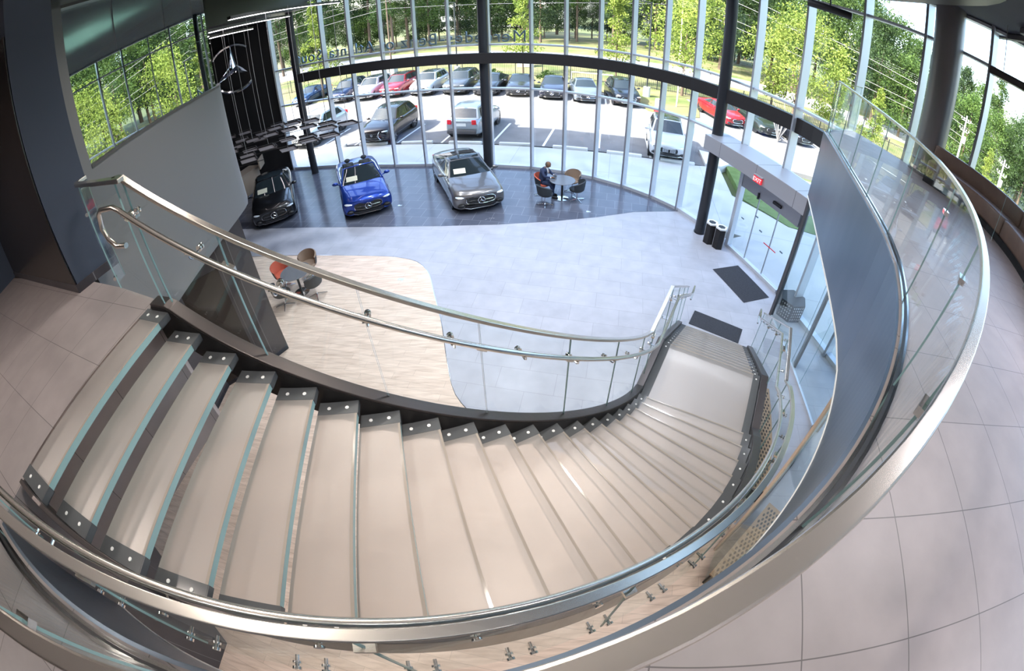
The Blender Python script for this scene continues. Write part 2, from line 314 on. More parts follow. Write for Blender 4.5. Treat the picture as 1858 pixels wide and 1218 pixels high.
# upper floor slab
CX, CY = -1.7441, 6.0917; A0 = -1.7599; DA = .0678; HR = .1786; Z0 = ZU; BCX, BCY = -1.746, 6.271
bal = [Vector((BCX + 6.43 * cos(radians(a)), BCY + 6.43 * sin(radians(a)), ZU)) for a in [-104.2 + 69 * k / 46 for k in range(47)]]
bal = bal[:-1] + resample([(3.51, 2.56, ZU), (3.8, 3.03, ZU), (4.26, 3.94, ZU), (4.75, 4.9, ZU), (5.27, 5.86, ZU), (5.94, 7.1, ZU)], .3)
b2 = offset2([(p.x, p.y) for p in bal], .05)
def ptc(r, n): a = A0 + DA * (n - 1); return (CX + r * cos(a), CY + r * sin(a))
deck = [b2[-1], (6.3, 7.4), (7.5, 7.95), (7.75, 6.7), (8.1, 5.15), (8.45, 3.4), (8.7, 1.6), (8.8, -.3), (8.8, -7.9), (-17.3, -7.9), (-17.3, 3.0), (-7.8, 3.4), (-4.3, 2.75), (-3.5, 2.53), (-2.83, 2.3), ptc(4.02, .0), ptc(5.85, .0)] + b2[:-1]
struct(MB().prism(deck, 4.15, ZU).build('floor', M['deck_tile']))
fa = MB().sweep(bal, .05, .075, -1.4, .0)
fo = struct(fa.build('trim_2', M['fascia']))
MB().sweep(bal, .03, .085, -1.425, -1.4).build('edge_strip', M['white'], fo)
# dark wall pier and panelled wall at the head of the stairs
pier = MB().prism([(-4.34, 2.58), (-4.03, 3.03), (-4.6, 3.3), (-8.0, 3.9), (-7.8, 3.46)], ZU, ROOF, 0)
po = struct(pier.build('wall_pier', M['blue_wall']))
MB().sweep([(-7.8, 3.455, ZU), (-4.345, 2.572, ZU), (-4.02, 3.03, ZU)], -.016, .0, 0, .1).build('baseboard', M['wall_tile'], po)
MB().sweep([(-7.75, 3.44, ZU), (-4.36, 2.575, ZU)], -.012, .0, .1, 2.95).build('panel', M['brown_panel'], po)
struct(MB().prism([(-7.8, 3.46), (-8.1, 1.2), (-8.3, 1.2), (-8.2, 4.0)], ZU, ROOF).build('wall_side', M['blue_wall']))
MB()
# curved grey wall with glazed office above
DR = [(-4.5, 2.98), (-4.56, 3.58), (-4.62, 4.58), (-4.69, 5.75), (-4.76, 6.6), (-4.86, 7.12), (-5.05, 7.45), (-5.35, 7.75), (-5.8, 8.0), (-6.6, 8.3), (-9, 8.9), (-14, 9.9)]
DRs = resample([(x, y, 0) for x, y in DR], .22)
k0 = min(range(len(DRs)), key=lambda i: abs(DRs[i].y - 3.58))
g = MB().sweep(DRs, .0, .2, 4.15, 6.55).sweep(DRs[:k0 + 1], 0, .2, 6.55, ROOF).sweep(DRs, .0, .2, 8.62, ROOF)
struct(g.build('wall_drum', M['grey_wall'], smooth=True))
wd = MB().sweep(DRs[k0:], -.01, .2, 6.52, 6.56).sweep(DRs[k0:], -.01, .2, 8.6, 8.64)
for q in (0.0, 1.05, 2.1, 3.1):
    i = min(range(k0, len(DRs)), key=lambda j: abs(DRs[j].y - (3.58 + q)) if DRs[j].y < 7.3 else 9)
    wd.box((DRs[i].x - .06, DRs[i].y, 7.58), (.02, .012, 2.05))
wo = struct(wd.build('window_30', M['mull_dark']))
MB().sweep(DRs[k0:], .05, .06, 6.56, 8.6).build('pane', M['mirror_glass'], wo)
struct(MB().prism([(-4.72, 3.4), (-4.9, 7.0), (-5.4, 7.6), (-6.6, 8.1), (-14, 9.6), (-14, 4.0), (-8, 3.95)], 5.2, 5.5).build('floor', M['deck_tile']))
struct(MB().box((-10.2, 6.5, 7.4), (.15, 6, 3.8)).build('wall_office', M['ceil_pale']))
struct(MB().prism([(-4.9, 3.6), (-5.0, 7.0), (-6.6, 8.1), (-14, 9.6), (-14, 4.0)], 8.66, 8.8).build('ceiling', M['ceil_pale']))
# lower dark tiled walls below the gallery
core = MB().prism([(-5.5, 7.56), (-5.78, 7.18), (-6.81, 6.29), (-6.85, 4.94), (-7.1, 3.9), (-7.6, 3.5), (-12, 3.6), (-12, 8.4)], .0, 4.15)
co = struct(core.build('wall_core', M['wall_tile']))
MB().sweep([(-5.5, 7.56, 0), (-5.78, 7.18, 0), (-6.81, 6.29, 0), (-6.85, 4.94, 0), (-7.1, 3.9, 0)], -.015, .0, 0, .12).build('baseboard', M['blue_wall'], co)
MB().prism([(-6.05, 6.93), (-6.85, 6.24), (-6.86, 6.3), (-6.08, 6.97)], .12, 2.9).build('panel', M['brown_panel'], co)
struct(MB().prism([(-4.88, .4), (-4.99, -.2), (-9, -1.2), (-9, 2.9), (-5.4, .78)], 0, 4.15).build('wall_low', M['wall_tile']))
# columns
def column(x, y, r, m, label, z0=0., z1=ROOF, name='column'):
    t = thing(name, label, 'column', (x, y, z0)); MB().cyl((0, 0, 0), r, z1 - z0, 40).build('shaft', m, t, smooth=True)
    MB().cyl((0, 0, 0), r + .02, .03, 40).build('base_ring', m, t, smooth=True); return t
column(-9.03, 19.5, .17, M['column'], 'slim dark round column near the black wall with the emblem')
column(-.78, 18.0, .185, M['column'], 'slim dark round column behind the grey car')
column(6.32, 12.66, .18, M['column'], 'slim dark round column beside the litter bins, passing through the entrance portal')
column(7.97, 6.05, .34, M['big_column'], 'thick grey metal column behind the leather bench upstairs', ZU)
# curved beam tying the columns
bm_ = resample([(-8.9, 19.35, 0), (-8.0, 19.25, 0), (-6.4, 18.95, 0), (-4.68, 18.55, 0), (-2.6, 18.15, 0), (-.9, 17.75, 0), (.6, 17.45, 0), (1.8, 17.05, 0), (3.5, 16.15, 0), (5.0, 14.85, 0), (5.8, 13.9, 0), (6.35, 12.85, 0)], .4)
o = MB().sweep(bm_, -.1, .1, 4.60, 5.02).build('beam', M['beam'], smooth=False); tag(o, 'long curved dark steel beam spanning the glass wall between slim columns', 'beam')
bm2 = resample([(6.42, 12.55, 0), (6.9, 11.7, 0), (7.3, 10.9, 0), (7.62, 10.1, 0), (7.7, 9.2, 0), (7.5, 8.3, 0), (7.3, 7.6, 0)], .4)
o = MB().sweep(bm2, -.1, .1, 4.60, 5.03).build('beam', M['beam']); tag(o, 'short dark steel beam above the entrance portal running to the balcony tip', 'beam')
# ------------------------------------------------------------ path cutting
def plen(P): return [0] + [sum((P[k + 1] - P[k]).length for k in range(i + 1)) for i in range(len(P) - 1)]
def cut(P, s0, s1):
    S_ = plen(P); out = []
    def at(s):
        s = min(max(s, 0), S_[-1])
        for i in range(len(S_) - 1):
            if S_[i + 1] >= s - 1e-9: t = (s - S_[i]) / max(1e-9, S_[i + 1] - S_[i]); return P[i].lerp(P[i + 1], t)
        return P[-1].copy()
    out = [at(s0)] + [P[i].copy() for i in range(len(P)) if s0 + 1e-4 < S_[i] < s1 - 1e-4] + [at(s1)]
    return out
def glass_panel(P, parent, d0, d1, name='glass_panel', m=None, lean=0.):
    mb = MB().sweep(P, -.006, .006, d0, d1, lean=lean); nf = len(mb.f); mb.m[-1] = 1; mb.m[-2] = 1
    for k in range(0, nf - 2, 4): mb.m[k + 2] = 1
    return mb.build(name, [m or M['rail_glass'], M['glass_edge']], parent)
# balcony balustrade
bt = thing('balcony_railing', 'curved glass railing with broad steel cap along the edge of the upper floor', 'railing', (bal[20].x, bal[20].y, ZU))
off = Vector(bt.location)
balr = [p - off for p in bal]
MB().sweep(balr, -.035, .035, -.005, .035).build('base_channel', M['steel_bright'], bt)
MB().sweep(balr, -.012, .012, .034, .042).build('channel_slot', M['black'], bt)
MB().sweep(balr, -.082, -.036, 1.07, 1.105).build('cap_rail', M['steel'], bt, bevel=.006)
Lb = plen(balr)[-1]; js = [0, .25, 1.27, 2.36, 3.44, 4.5, 5.8, 7.05, 8.3, 9.55, 10.8, 12.05, Lb]
js = [Lb - s for s in js if s < Lb][::-1]; js[0] = 0
for a, b in zip(js, js[1:]): glass_panel(cut(balr, a + .004, b - .004), bt, .0, 1.07, lean=-.058)
for a in js[1:-1]:
    p = cut(balr, a - .04, a + .04); MB().sweep(p, -.065, -.025, .82, .855).build('clamp', M['steel_bright'], bt)
# short end rail at the balcony tip
t = thing('end_railing', 'short clear glass railing closing the far tip of the balcony', 'railing', (5.94, 7.1, ZU))
pp = [Vector((0, 0, 0)), Vector((.36, .3, 0)), Vector((1.5, .84, 0))]
MB().sweep(pp, -.03, .03, 0, .035).build('base_channel', M['steel_bright'], t)
for a, b in ((0, .47), (.48, 1.7)): glass_panel(cut(pp, a, b), t, .0, 1.06)
MB().sweep(pp, -.012, .012, 1.06, 1.075).build('cap_rail', M['steel_bright'], t)
# ------------------------------------------------------------ staircase
A19 = A0 + DA * 18; DIR = Vector((-sin(A19), cos(A19), 0)); ZL = Z0 - 19 * HR
def kx(a): return min(1, max(0, (-math.degrees(a) - 45) / 45)) * .09
def stair_path(r, out=False, n0=0., t_end=4.62, ext=0.):
    P = []
    if ext: 
        a = A0 + DA * (n0 - 1); rr = r + (kx(a) if out else 0)
    n = n0
    while n < 19.001:
        a = A0 + DA * (n - 1); rr = r + (kx(a) if out else 0); P.append(Vector((CX + rr * cos(a), CY + rr * sin(a), Z0 - HR * max(0, n - 1)))); n += .25
    a = A19; rr = r + (kx(a) if out else 0); b = Vector((CX + rr * cos(a), CY + rr * sin(a), 0))
    for tt in (.27, 1.42, 1.42 + 11 * .28, t_end):
        if tt > t_end: break
        z = ZL if tt <= 1.42 else ZL - (tt - 1.42) / .28 * HR
        P.append(b + DIR * tt + Vector((0, 0, z)))
    return P
st = thing('staircase', 'sweeping staircase with frosted glass treads, a long landing and dark steel stringers', 'staircase', (0, 0, 0))
def stringer(r0, r1, out, name):
    # r0 towards the treads
    rm = (r0 + r1) / 2; P = stair_path(rm, out, 0.15, 4.6); h = abs(r1 - r0) / 2
    o = MB().sweep(P, -h, h, -.33, .055).build(name, [M['bronze']], st, bevel=.006)
    side = -h if not out else h
    MB().sweep(P, side - .004, side + .004, -.32, .03).build('inner_plate', M['black_steel'], o)
stringer(4.06, 3.95, False, 'inner_stringer')
P = stair_path(5.80, False, .15, 4.6); wl_ = []
for p in P:
    a = math.degrees(atan2(p.y - CY, p.x - CX)); f = min(1, max(0, (a + 62) / 30)); wl_.append(-lerp(.035, .13, f))
so = MB().sweep(P, wl_, 0., -.33, .055).build('outer_stringer', [M['bronze']], st, bevel=.004)
MB().sweep(P, -.002, .005, -.32, .03).build('inner_plate', M['black_steel'], so)
def tread(n, r0=4.062, r1=5.79):
    m = 10; vs = []
    a1 = A0 + DA * (n - 1); a0 = a1 - DA * 1.1; z = Z0 - HR * (n - 1); th = .052
    mb = MB()
    def quad(ra, rb, z0, z1, mi_top, mi_side=1, aa=a0, ab=a1):
        vs = [(CX + r * cos(a), CY + r * sin(a), zz) for zz in (z0, z1) for (r, a) in ((ra, aa), (rb, aa), (rb, ab), (ra, ab))]
        o = len(mb.v); mb.v += vs; F = [(0, 1, 2, 3), (4, 5, 6, 7), (0, 1, 5, 4), (1, 2, 6, 5), (2, 3, 7, 6), (3, 0, 4, 7)]
        mb.f += [tuple(i + o for i in f) for f in F]; mb.m += [mi_top, mi_top, mi_side, mi_side, mi_side, mi_side]
    quad(r0, r1, z - th, z, 0)
    t = mb.build('tread', [M['frost'], M['glass_edge']], st)
    for ra, rb in ((r0, r0 + .12), (r1 - .12, r1 + .002)):
        mb = MB()
        quad(ra, rb, z - .001, z + .0015, 0, 0); quad(ra, rb, z - th - .012, z - th - .001, 0, 0)
        quad(ra, rb, z - th, z, 0, 0, a1 - .001, a1 + .0015)
        mb.build('end_plate', [M['clear_edge']], t)
    mb = MB(); quad(r0 + .12, r1 - .12, z - .001, z + .0012, 0, 0, a1 - .0042, a1); mb.build('nosing', M['nosing'], t)
    for rr in (r0 + .062, r1 - .06):
        for f in (.28, .74):
            a = lerp(a0, a1, f); MB().cyl((CX + rr * cos(a), CY + rr * sin(a), z + .001), .0145, .005, 14).build('stud', M['white'], t)
for n in range(1, 20): tread(n)
# landing and lower flight treads (straight)
N_ = Vector((DIR.y, -DIR.x, 0)); B0 = Vector((CX + 4.062 * cos(A19), CY + 4.062 * sin(A19), 0)); WDT = 5.79 - 4.062
def slab(t0, t1, z, name):
    def bx(ta, tb, wa, wb, za, zb, mb, mi, ms):
        vs = [B0 + DIR * t_ + N_ * w_ + Vector((0, 0, z_)) for z_ in (za, zb) for (t_, w_) in ((ta, wa), (tb, wa), (tb, wb), (ta, wb))]
        o = len(mb.v); mb.v += [tuple(v) for v in vs]; mb.f += [tuple(i + o for i in f) for f in ((0, 1, 2, 3), (4, 5, 6, 7), (0, 1, 5, 4), (1, 2, 6, 5), (2, 3, 7, 6), (3, 0, 4, 7))]; mb.m += [mi, mi, ms, ms, ms, ms]
    mb = MB(); bx(t0, t1, 0, WDT, z - .052, z, mb, 0, 1); t = mb.build(name, [M['frost'], M['glass_edge']], st)
    mb = MB(); bx(t1 - .02, t1, .12, WDT - .12, z - .001, z + .0012, mb, 0, 0); mb.build('nosing', M['nosing'], t)
    for wa, wb in ((0, .12), (WDT - .12, WDT)):
        mb = MB(); bx(t0, t1, wa, wb, z - .001, z + .0015, mb, 0, 0); bx(t0, t1, wa, wb, z - .064, z - .053, mb, 0, 0); mb.build('end_plate', M['clear_edge'], t)
    for w_ in (.06, WDT - .06):
        for f in ((.12, .93) if t1 - t0 > 1 else (.3, .75)):
            p = B0 + DIR * lerp(t0, t1, f) + N_ * w_; MB().cyl((p.x, p.y, z + .001), .0145, .005, 12).build('stud', M['white'], t)
slab(-.04, 1.42, ZL, 'landing_slab')
for k in range(11): slab(1.42 + .28 * k - .02, 1.42 + .28 * (k + 1), ZL - HR * (k + 1), 'tread')
# guards
def guard(r_g, r_h, out, side, label, lab2):
    g = thing('stair_railing', label, 'railing', (0, 0, 0))
    P = stair_path(r_g, out, .55 if not out else .15, 4.75)
    MB().sweep(P, -.026, .026, 1.065, 1.10).build('cap_rail', M['steel'], g, bevel=.005)
    # joints
    S_ = plen(P); def_s = []
    ks = [1.0 + 2.87 * k for k in range(7)]
    n0 = .55 if not out else .15
    step = [S_[min(int(round((k - n0) / .25)), len(S_) - 1)] for k in ks]
    base = S_[int(round((19 - n0) / .25))]
    js = [0] + [s for s in step if s > .05 and s < base - .1] + [base + .25, base + 1.35, base + 2.6, base + 3.9, S_[-1]]
    if out: js = [0] + [s for s in step if s > .3 and s < base - .1] + js[-5:]
    for a, b in zip(js, js[1:]):
        if b - a > .05: glass_panel(cut(P, a + .005, b - .005), g, (-.16 if out and b < base else .03), 1.065)
    for a in js[1:-1]:
        for d in (.80,):
            MB().sweep(cut(P, a - .045, a + .045), -.022, .022, d, d + .03).build('clamp', M['steel'], g)
    if out:
        s = .35
        while s < base - .2:
            for dd in (0, .16):
                c = cut(P, s + dd, s + dd + .02); t = (c[1] - c[0]); t.z = 0; t.normalize(); nn = Vector((-t.y, t.x, 0)); q = c[0] + Vector((0, 0, -.06))
                MB().tube([q - nn * .03, q - nn * .012], .027, 12).tube([q - nn * .012, q + nn * .06], .012, 8).tube([q + nn * .008, q + nn * .022], .027, 12).build('standoff', M['steel_bright'], g, smooth=True)
            s += .62
    # graspable rail on its own brackets
    h = thing('stair_handrail', lab2, 'handrail', (0, 0, 0))
    H = stair_path(r_h, out, .9 if not out else .3, 4.55); H = [p + Vector((0, 0, .93)) for p in H]
    s_ = 1 if not out else -1
    st0 = H[0]; tg = (H[1] - H[0]); tg.z = 0; tg.normalize(); back = -tg
    lead = [st0 + back * .02 + Vector((0, 0, -.30)), st0 + back * .16 + Vector((0, 0, -.30)), st0 + back * .25 + Vector((0, 0, -.24)), st0 + back * .29 + Vector((0, 0, -.15)), st0 + back * .25 + Vector((0, 0, -.03)), st0 + back * .2]
    en = H[-1]; tg2 = DIR.copy()
    tail = [en + tg2 * .3, en + tg2 * .38 + Vector((0, 0, -.03)), en + tg2 * .4 + Vector((0, 0, -.12)), en + tg2 * .36 + Vector((0, 0, -.22)), en + tg2 * .1 + Vector((0, 0, -.24))]
    MB().tube(lead + H + tail, .021, 12).build('rail', M['steel'], h, smooth=True)
    br_pts = []
    Hs = plen(H); s = .12
    while s < Hs[-1] - .1: br_pts.append(s); s += .62 if s < 8 else .7
    toward = 1 if not out else -1   # left normal = towards the stair centre
    for s in br_pts:
        c = cut(H, s, s + .02); p = c[0]; t = (c[1] - c[0]); t.z = 0; t.normalize(); nn = Vector((-t.y, t.x, 0)) * toward; gp = abs(r_h - r_g)
        q = p + nn * gp + Vector((0, 0, -.06))
        b = MB().tube([p + Vector((0, 0, -.02)), p + Vector((0, 0, -.055)), p + nn * .02 + Vector((0, 0, -.075)), p + nn * (gp * .6) + Vector((0, 0, -.07)), q], .006, 6)
        b.tube([q - nn * .02, q - nn * .008], .023, 12).tube([q + nn * .008, q + nn * .018], .023, 12).box((p.x, p.y, p.z - .02), (.05, .02, .006), atan2(t.y, t.x))
        b.build('bracket', M['steel_bright'], h, smooth=True)
guard(3.985, 4.115, False, 1, 'inner glass stair railing above the oak and grey showroom floor', 'round steel handrail on brackets along the inner side of the stairs')
guard(5.915, 5.83, True, -1, 'outer glass stair railing beside the upper floor balcony', 'round steel handrail on brackets along the outer side of the stairs')
# guard from stair head to wall
t = thing('landing_railing', 'straight glass railing with flat steel cap from the stair head to the dark wall', 'railing', (-2.5, 2.14, ZU))
hp = [Vector((0.0, 0.0, 0)), Vector((-.35, .12, 0)), Vector((-.98, .36, 0))]
pr = [Vector((.08, -.03, 0)), Vector((-.5, .19, 0)), Vector((-1.1, .44, 0)), Vector((-1.17, .5, 0)), Vector((-1.13, .6, 0))]
MB().sweep(pr, -.028, .028, 1.065, 1.10).build('cap_rail', M['steel'], t, bevel=.005)
glass_panel([Vector((-.03, 0, 0)), Vector((-.98, .37, 0))], t, .01, 1.065); glass_panel([Vector((-.99, .375, 0)), Vector((-1.1, .44, 0)), Vector((-1.13, .6, 0))], t, .01, 1.065)
for z in (.12, .8): MB().tube([(-1.0, .36, z), (-1.03, .40, z)], .02, 10).build('clamp', M['steel_bright'], t)
# ------------------------------------------------------------ entrance
NN = Vector((-.967, -.255, 0)); DD = Vector((.255, -.967, 0))   # inward normal and direction of the door wall
PA = Vector((7.08, 11.79, 0))
def doorpt(s, off, z): return PA + DD * s + NN * off + Vector((0, 0, z))
c = [Vector((5.85, 12.54, 0)), Vector((6.95, 8.37, 0))]; back = [p - NN * .98 for p in c]
t = thing('entrance_portal', 'long grey metal portal box above the sliding entrance doors', 'portal', (6.4, 10.5, 3.04)); o_ = Vector(t.location)
MB().prism([(p.x - o_.x, p.y - o_.y) for p in (c[0], c[1], back[1], back[0])], .0, .47).build('casing', M['portal'], t, bevel=.008)
for f in (.18, .55, .9):
    mb = MB(); p = c[0].lerp(c[1], f) - o_; q = back[0].lerp(back[1], f) - o_
    mb.sweep([Vector((p.x, p.y, 0)) + NN * .002, Vector((q.x, q.y, 0))], -.004, .004, .0, .472).build('panel_joint', M['mull_dark'], t)
ds = thing('sliding_door', 'glazed automatic sliding entrance door with red push stripe', 'door', tuple(PA)); ds['kind'] = 'structure'; ds.name = 'door_1'
rzd = atan2(DD.y, DD.x)
def dloc(s, off, z): v = DD * s + NN * off; return (v.x, v.y, z)
MB().box(dloc(-.06, 0, 1.55), (.14, .2, 3.1), rzd).build('jamb', M['mull'], ds)
MB().box(dloc(2.62, 0, 1.55), (.08, .2, 3.1), rzd).build('jamb', M['mull_dark'], ds)
MB().box(dloc(3.0, -.02, 1.55), (.74, .012, 3.0), rzd).build('side_light', M['pane'], ds)
MB().box(dloc(1.27, 0, 2.62), (2.5, .16, .80), rzd).build('header', M['portal'], ds)
MB().box(dloc(1.27, .01, .05), (2.5, .14, .10), rzd).build('bottom_rail', M['mull'], ds)
for s0, s1 in ((0.02, .80), (.82, 1.68), (1.70, 2.56)):
    g_ = MB().box(dloc((s0 + s1) / 2, 0, 1.16), (s1 - s0, .02, 2.12), rzd).build('door_leaf', M['pane'], ds)
    MB().box(dloc(s1 + .01, 0, 1.16), (.022, .04, 2.12), rzd).build('stile', M['mull_face'], g_)
MB().box(dloc(.82, .1, 2.28), (.05, .06, .2), rzd).build('door_closer', M['black'], ds)
MB().box(dloc(1.62, .1, 2.42), (.34, .07, .08), rzd).build('motion_sensor', M['black'], ds)
MB().box(dloc(1.72, .03, 1.05), (.56, .006, .03), rzd).build('red_stripe', M['tail'], ds)
for s, z in ((.33, 1.25), (1.2, 1.3), (2.2, 1.2), (.9, 1.62)): MB().box(dloc(s, .03, z), (.13, .004, .045), rzd).build('safety_mark', M['sign'], ds)
# exit sign hung from the portal
ex = thing('exit_sign', 'small red exit sign mounted on the portal above the doors', 'sign', (6.46, 10.08, 3.02))
def text_mesh(body, size, ext, name, m, parent, loc, rot, flip=False, align='CENTER'):
    cu = bpy.data.curves.new('t', 'FONT'); cu.body = body; cu.size = size; cu.extrude = ext; cu.align_x = align
    ob = bpy.data.objects.new('t', cu); COL.objects.link(ob); dg = bpy.context.evaluated_depsgraph_get(); dg.update()
    me = bpy.data.meshes.new_from_object(ob.evaluated_get(dg)); bpy.data.objects.remove(ob); me.name = name; me.materials.clear(); me.materials.append(m)
    if flip: me.transform(Matrix.Scale(-1, 4, (1, 0, 0))); me.flip_normals()
    o = bpy.data.objects.new(name, me); COL.objects.link(o); o.parent = parent; o.location = loc; o.rotation_euler = rot; return o
aex = atan2(-.30, -1.0)
MB().box((0, 0, .13), (.32, .05, .19), aex + pi / 2).build('casing', M['exit_red'], ex, bevel=.01)
MB().box((0, 0, .235), (.34, .07, .025), aex + pi / 2).build('canopy', M['portal'], ex)
v = Vector((cos(aex), sin(aex), 0)) * .03
text_mesh('EXIT', .155, .002, 'lettering', M['exit_white'], ex, (v.x, v.y, .075), (pi / 2, 0, aex + pi / 2))
# inner glass partition below the gallery
gp = thing('glass_partition', 'full height glass partition with dark posts below the balcony beside the stairs', 'partition', (6.9, 6.5, 0)); o_ = Vector(gp.location)
def gw(pts, z1=4.12):
    P = [Vector((x, y, 0)) - o_ for x, y in pts]
    for a, b in zip(P, P[1:]): glass_panel([a, b], gp, .05, z1, 'glass_panel', M['glass'])
    return P
A_ = gw([(6.98, 8.34), (6.73, 6.53), (6.62, 5.82), (6.45, 4.6)]); B_ = gw([(6.45, 4.6), (5.44, 3.76), (4.59, 3.17), (3.31, 2.34), (2.86, 1.59)])
MB().sweep(B_[:4], -.03, .03, 0, .07).build('base_rail', M['black_steel'], gp); MB().sweep(A_, -.03, .03, 0, .05).build('base_rail', M['mull'], gp)
MB().box((A_[0].x, A_[0].y, 2.06), (.09, .09, 4.12), .1).build('post', M['mull_dark'], gp)
for q in (A_[1], A_[3]): MB().box((q.x + .12, q.y - .05, 2.06), (.22, .06, 4.12), 1.0).build('post', M['bronze'], gp)
MB().box((B_[3].x, B_[3].y, 2.06), (.05, .05, 4.12), .6).build('post', M['steel'], gp)
# perforated benches
def pbench(pts, w, h, label):
    t = thing('perforated_bench', label, 'bench', (pts[0][0], pts[0][1], 0)); P = resample([(x - pts[0][0], y - pts[0][1], 0) for x, y in pts], .12)
    MB().sweep(P, .02, w - .02, 0, h - .04).build('base', M['black_steel'], t)
    mb = MB().sweep(P, 0, w, h - .04, h); L = plen(P)[-1]; k = 0; s = .06
    while s < L - .04:
        c_ = cut(P, s, s + .01); tt = (c_[1] - c_[0]); tt.normalize(); nn = Vector((-tt.y, tt.x, 0)); q_ = .05 + (.035 if k % 2 else 0)
        while q_ < w - .03:
            p = c_[0] + nn * q_; o = len(mb.v); m8 = 8
            mb.v += [tuple(p + tt * .036 * cos(2 * pi * j / m8) + nn * .02 * sin(2 * pi * j / m8) + Vector((0, 0, h + .001))) for j in range(m8)]; mb.f.append(tuple(range(o, o + m8))); mb.m.append(1)
            q_ += .07
        s += .085; k += 1
    mb.build('top', [M['tan'], M['dot']], t); return t
pbench([(4.02, 3.3), (4.4, 4.0), (4.72, 4.8), (5.0, 5.6)][::-1], .42, .42, 'curved bench with perforated tan top beside the stair landing')
pbench([(3.16, 1.52), (3.56, 1.83), (4.06, 2.2), (4.6, 2.58)][::1], .36, .42, 'tan perforated bench behind the glass partition below the balcony')
t = thing('hexagonal_planter', 'dark perforated hexagonal box behind the glass partition', 'planter', (7.62, 8.4, 0))
mb = MB().lathe((0, 0, 0), [(0, 0), (.42, 0), (.42, .55), (0, .55)], 6)
for k in range(6):
    a = (k + .5) * pi / 3
    for i in range(-2, 3):
        for j in range(5): mb.box((cos(a) * .366 - sin(a) * i * .075, sin(a) * .366 + cos(a) * i * .075, .09 + j * .095), (.004, .03, .05), a, 1)
mb.build('casing', [M['black_steel'], M['steel']], t)
# litter bins
def litter(x, y, rz, label):
    t = thing('litter_bin', label, 'bin', (x, y, 0), rz, 'paired litter bins')
    hexp = [(-.17, -.10), (.0, -.2), (.17, -.10), (.17, .12), (.0, .2), (-.17, .12)]
    MB().prism([(a * .92, b * .92) for a, b in hexp], 0, .74).build('body', M['black_steel'], t)
    mb = MB(); pr_ = [(a * 1.02, b * 1.02) for a, b in hexp]; inn = [(a * .66, b * .66) for a, b in hexp]
    vs = [(a, b, .75) for a, b in pr_] + [(a, b, .75) for a, b in inn] + [(a, b, .70) for a, b in pr_] + [(a, b, .70) for a, b in inn]
    fs = []
    for i in range(6):
        j = (i + 1) % 6; fs += [(i, j, 6 + j, 6 + i), (12 + i, 12 + j, j, i), (6 + i, 6 + j, 18 + j, 18 + i)]
    mb.add(vs, fs); mb.build('rim', M['white'], t)
    MB().prism(inn, .70, .742).build('opening', M['black'], t)
    mb = MB()
    for (a, b) in ((hexp[2], hexp[3]), (hexp[5], hexp[0])): mb.box(((a[0] + b[0]) / 2, (a[1] + b[1]) / 2, .37), (.012, abs(a[1] - b[1]) * .96, .74))
    mb.build('side_panel', M['portal'], t)
litter(6.40, 12.02, radians(-35), 'litter bin with white rim standing beside the dark column')
litter(6.62, 11.73, radians(-35), 'litter bin with white rim standing beside the sliding doors')
def mat_(cx, cy, l, w, rz, label):
    o = MB().box((0, 0, .008), (l, w, .008)).build('doormat', M['mat'], bevel=.003); o.location = (cx, cy, 0.002); o.rotation_euler = (0, 0, rz); tag(o, label, 'doormat')
mat_(6.63, 9.78, 1.62, 1.02, radians(-76.6), 'larger dark doormat lying in front of the sliding doors')
mat_(5.08, 7.93, 1.36, .60, radians(-34.4), 'dark doormat at the foot of the stairs')
for x, y, lb in ((-1.2 + 3.9, 13.9, 'small metal floor socket plate near the round table by the window'), (-3.0, 10.2, 'small metal floor socket plate set in the oak floor'), (-3.9, 14.9, 'small metal floor socket plate between the blue and grey cars')):
    o = MB().box((0, 0, .006), (.16, .10, .004)).build('floor_socket', M['steel_bright']); o.location = (x, y, 0); o.rotation_euler = (0, 0, -ROT); tag(o, lb, 'socket')
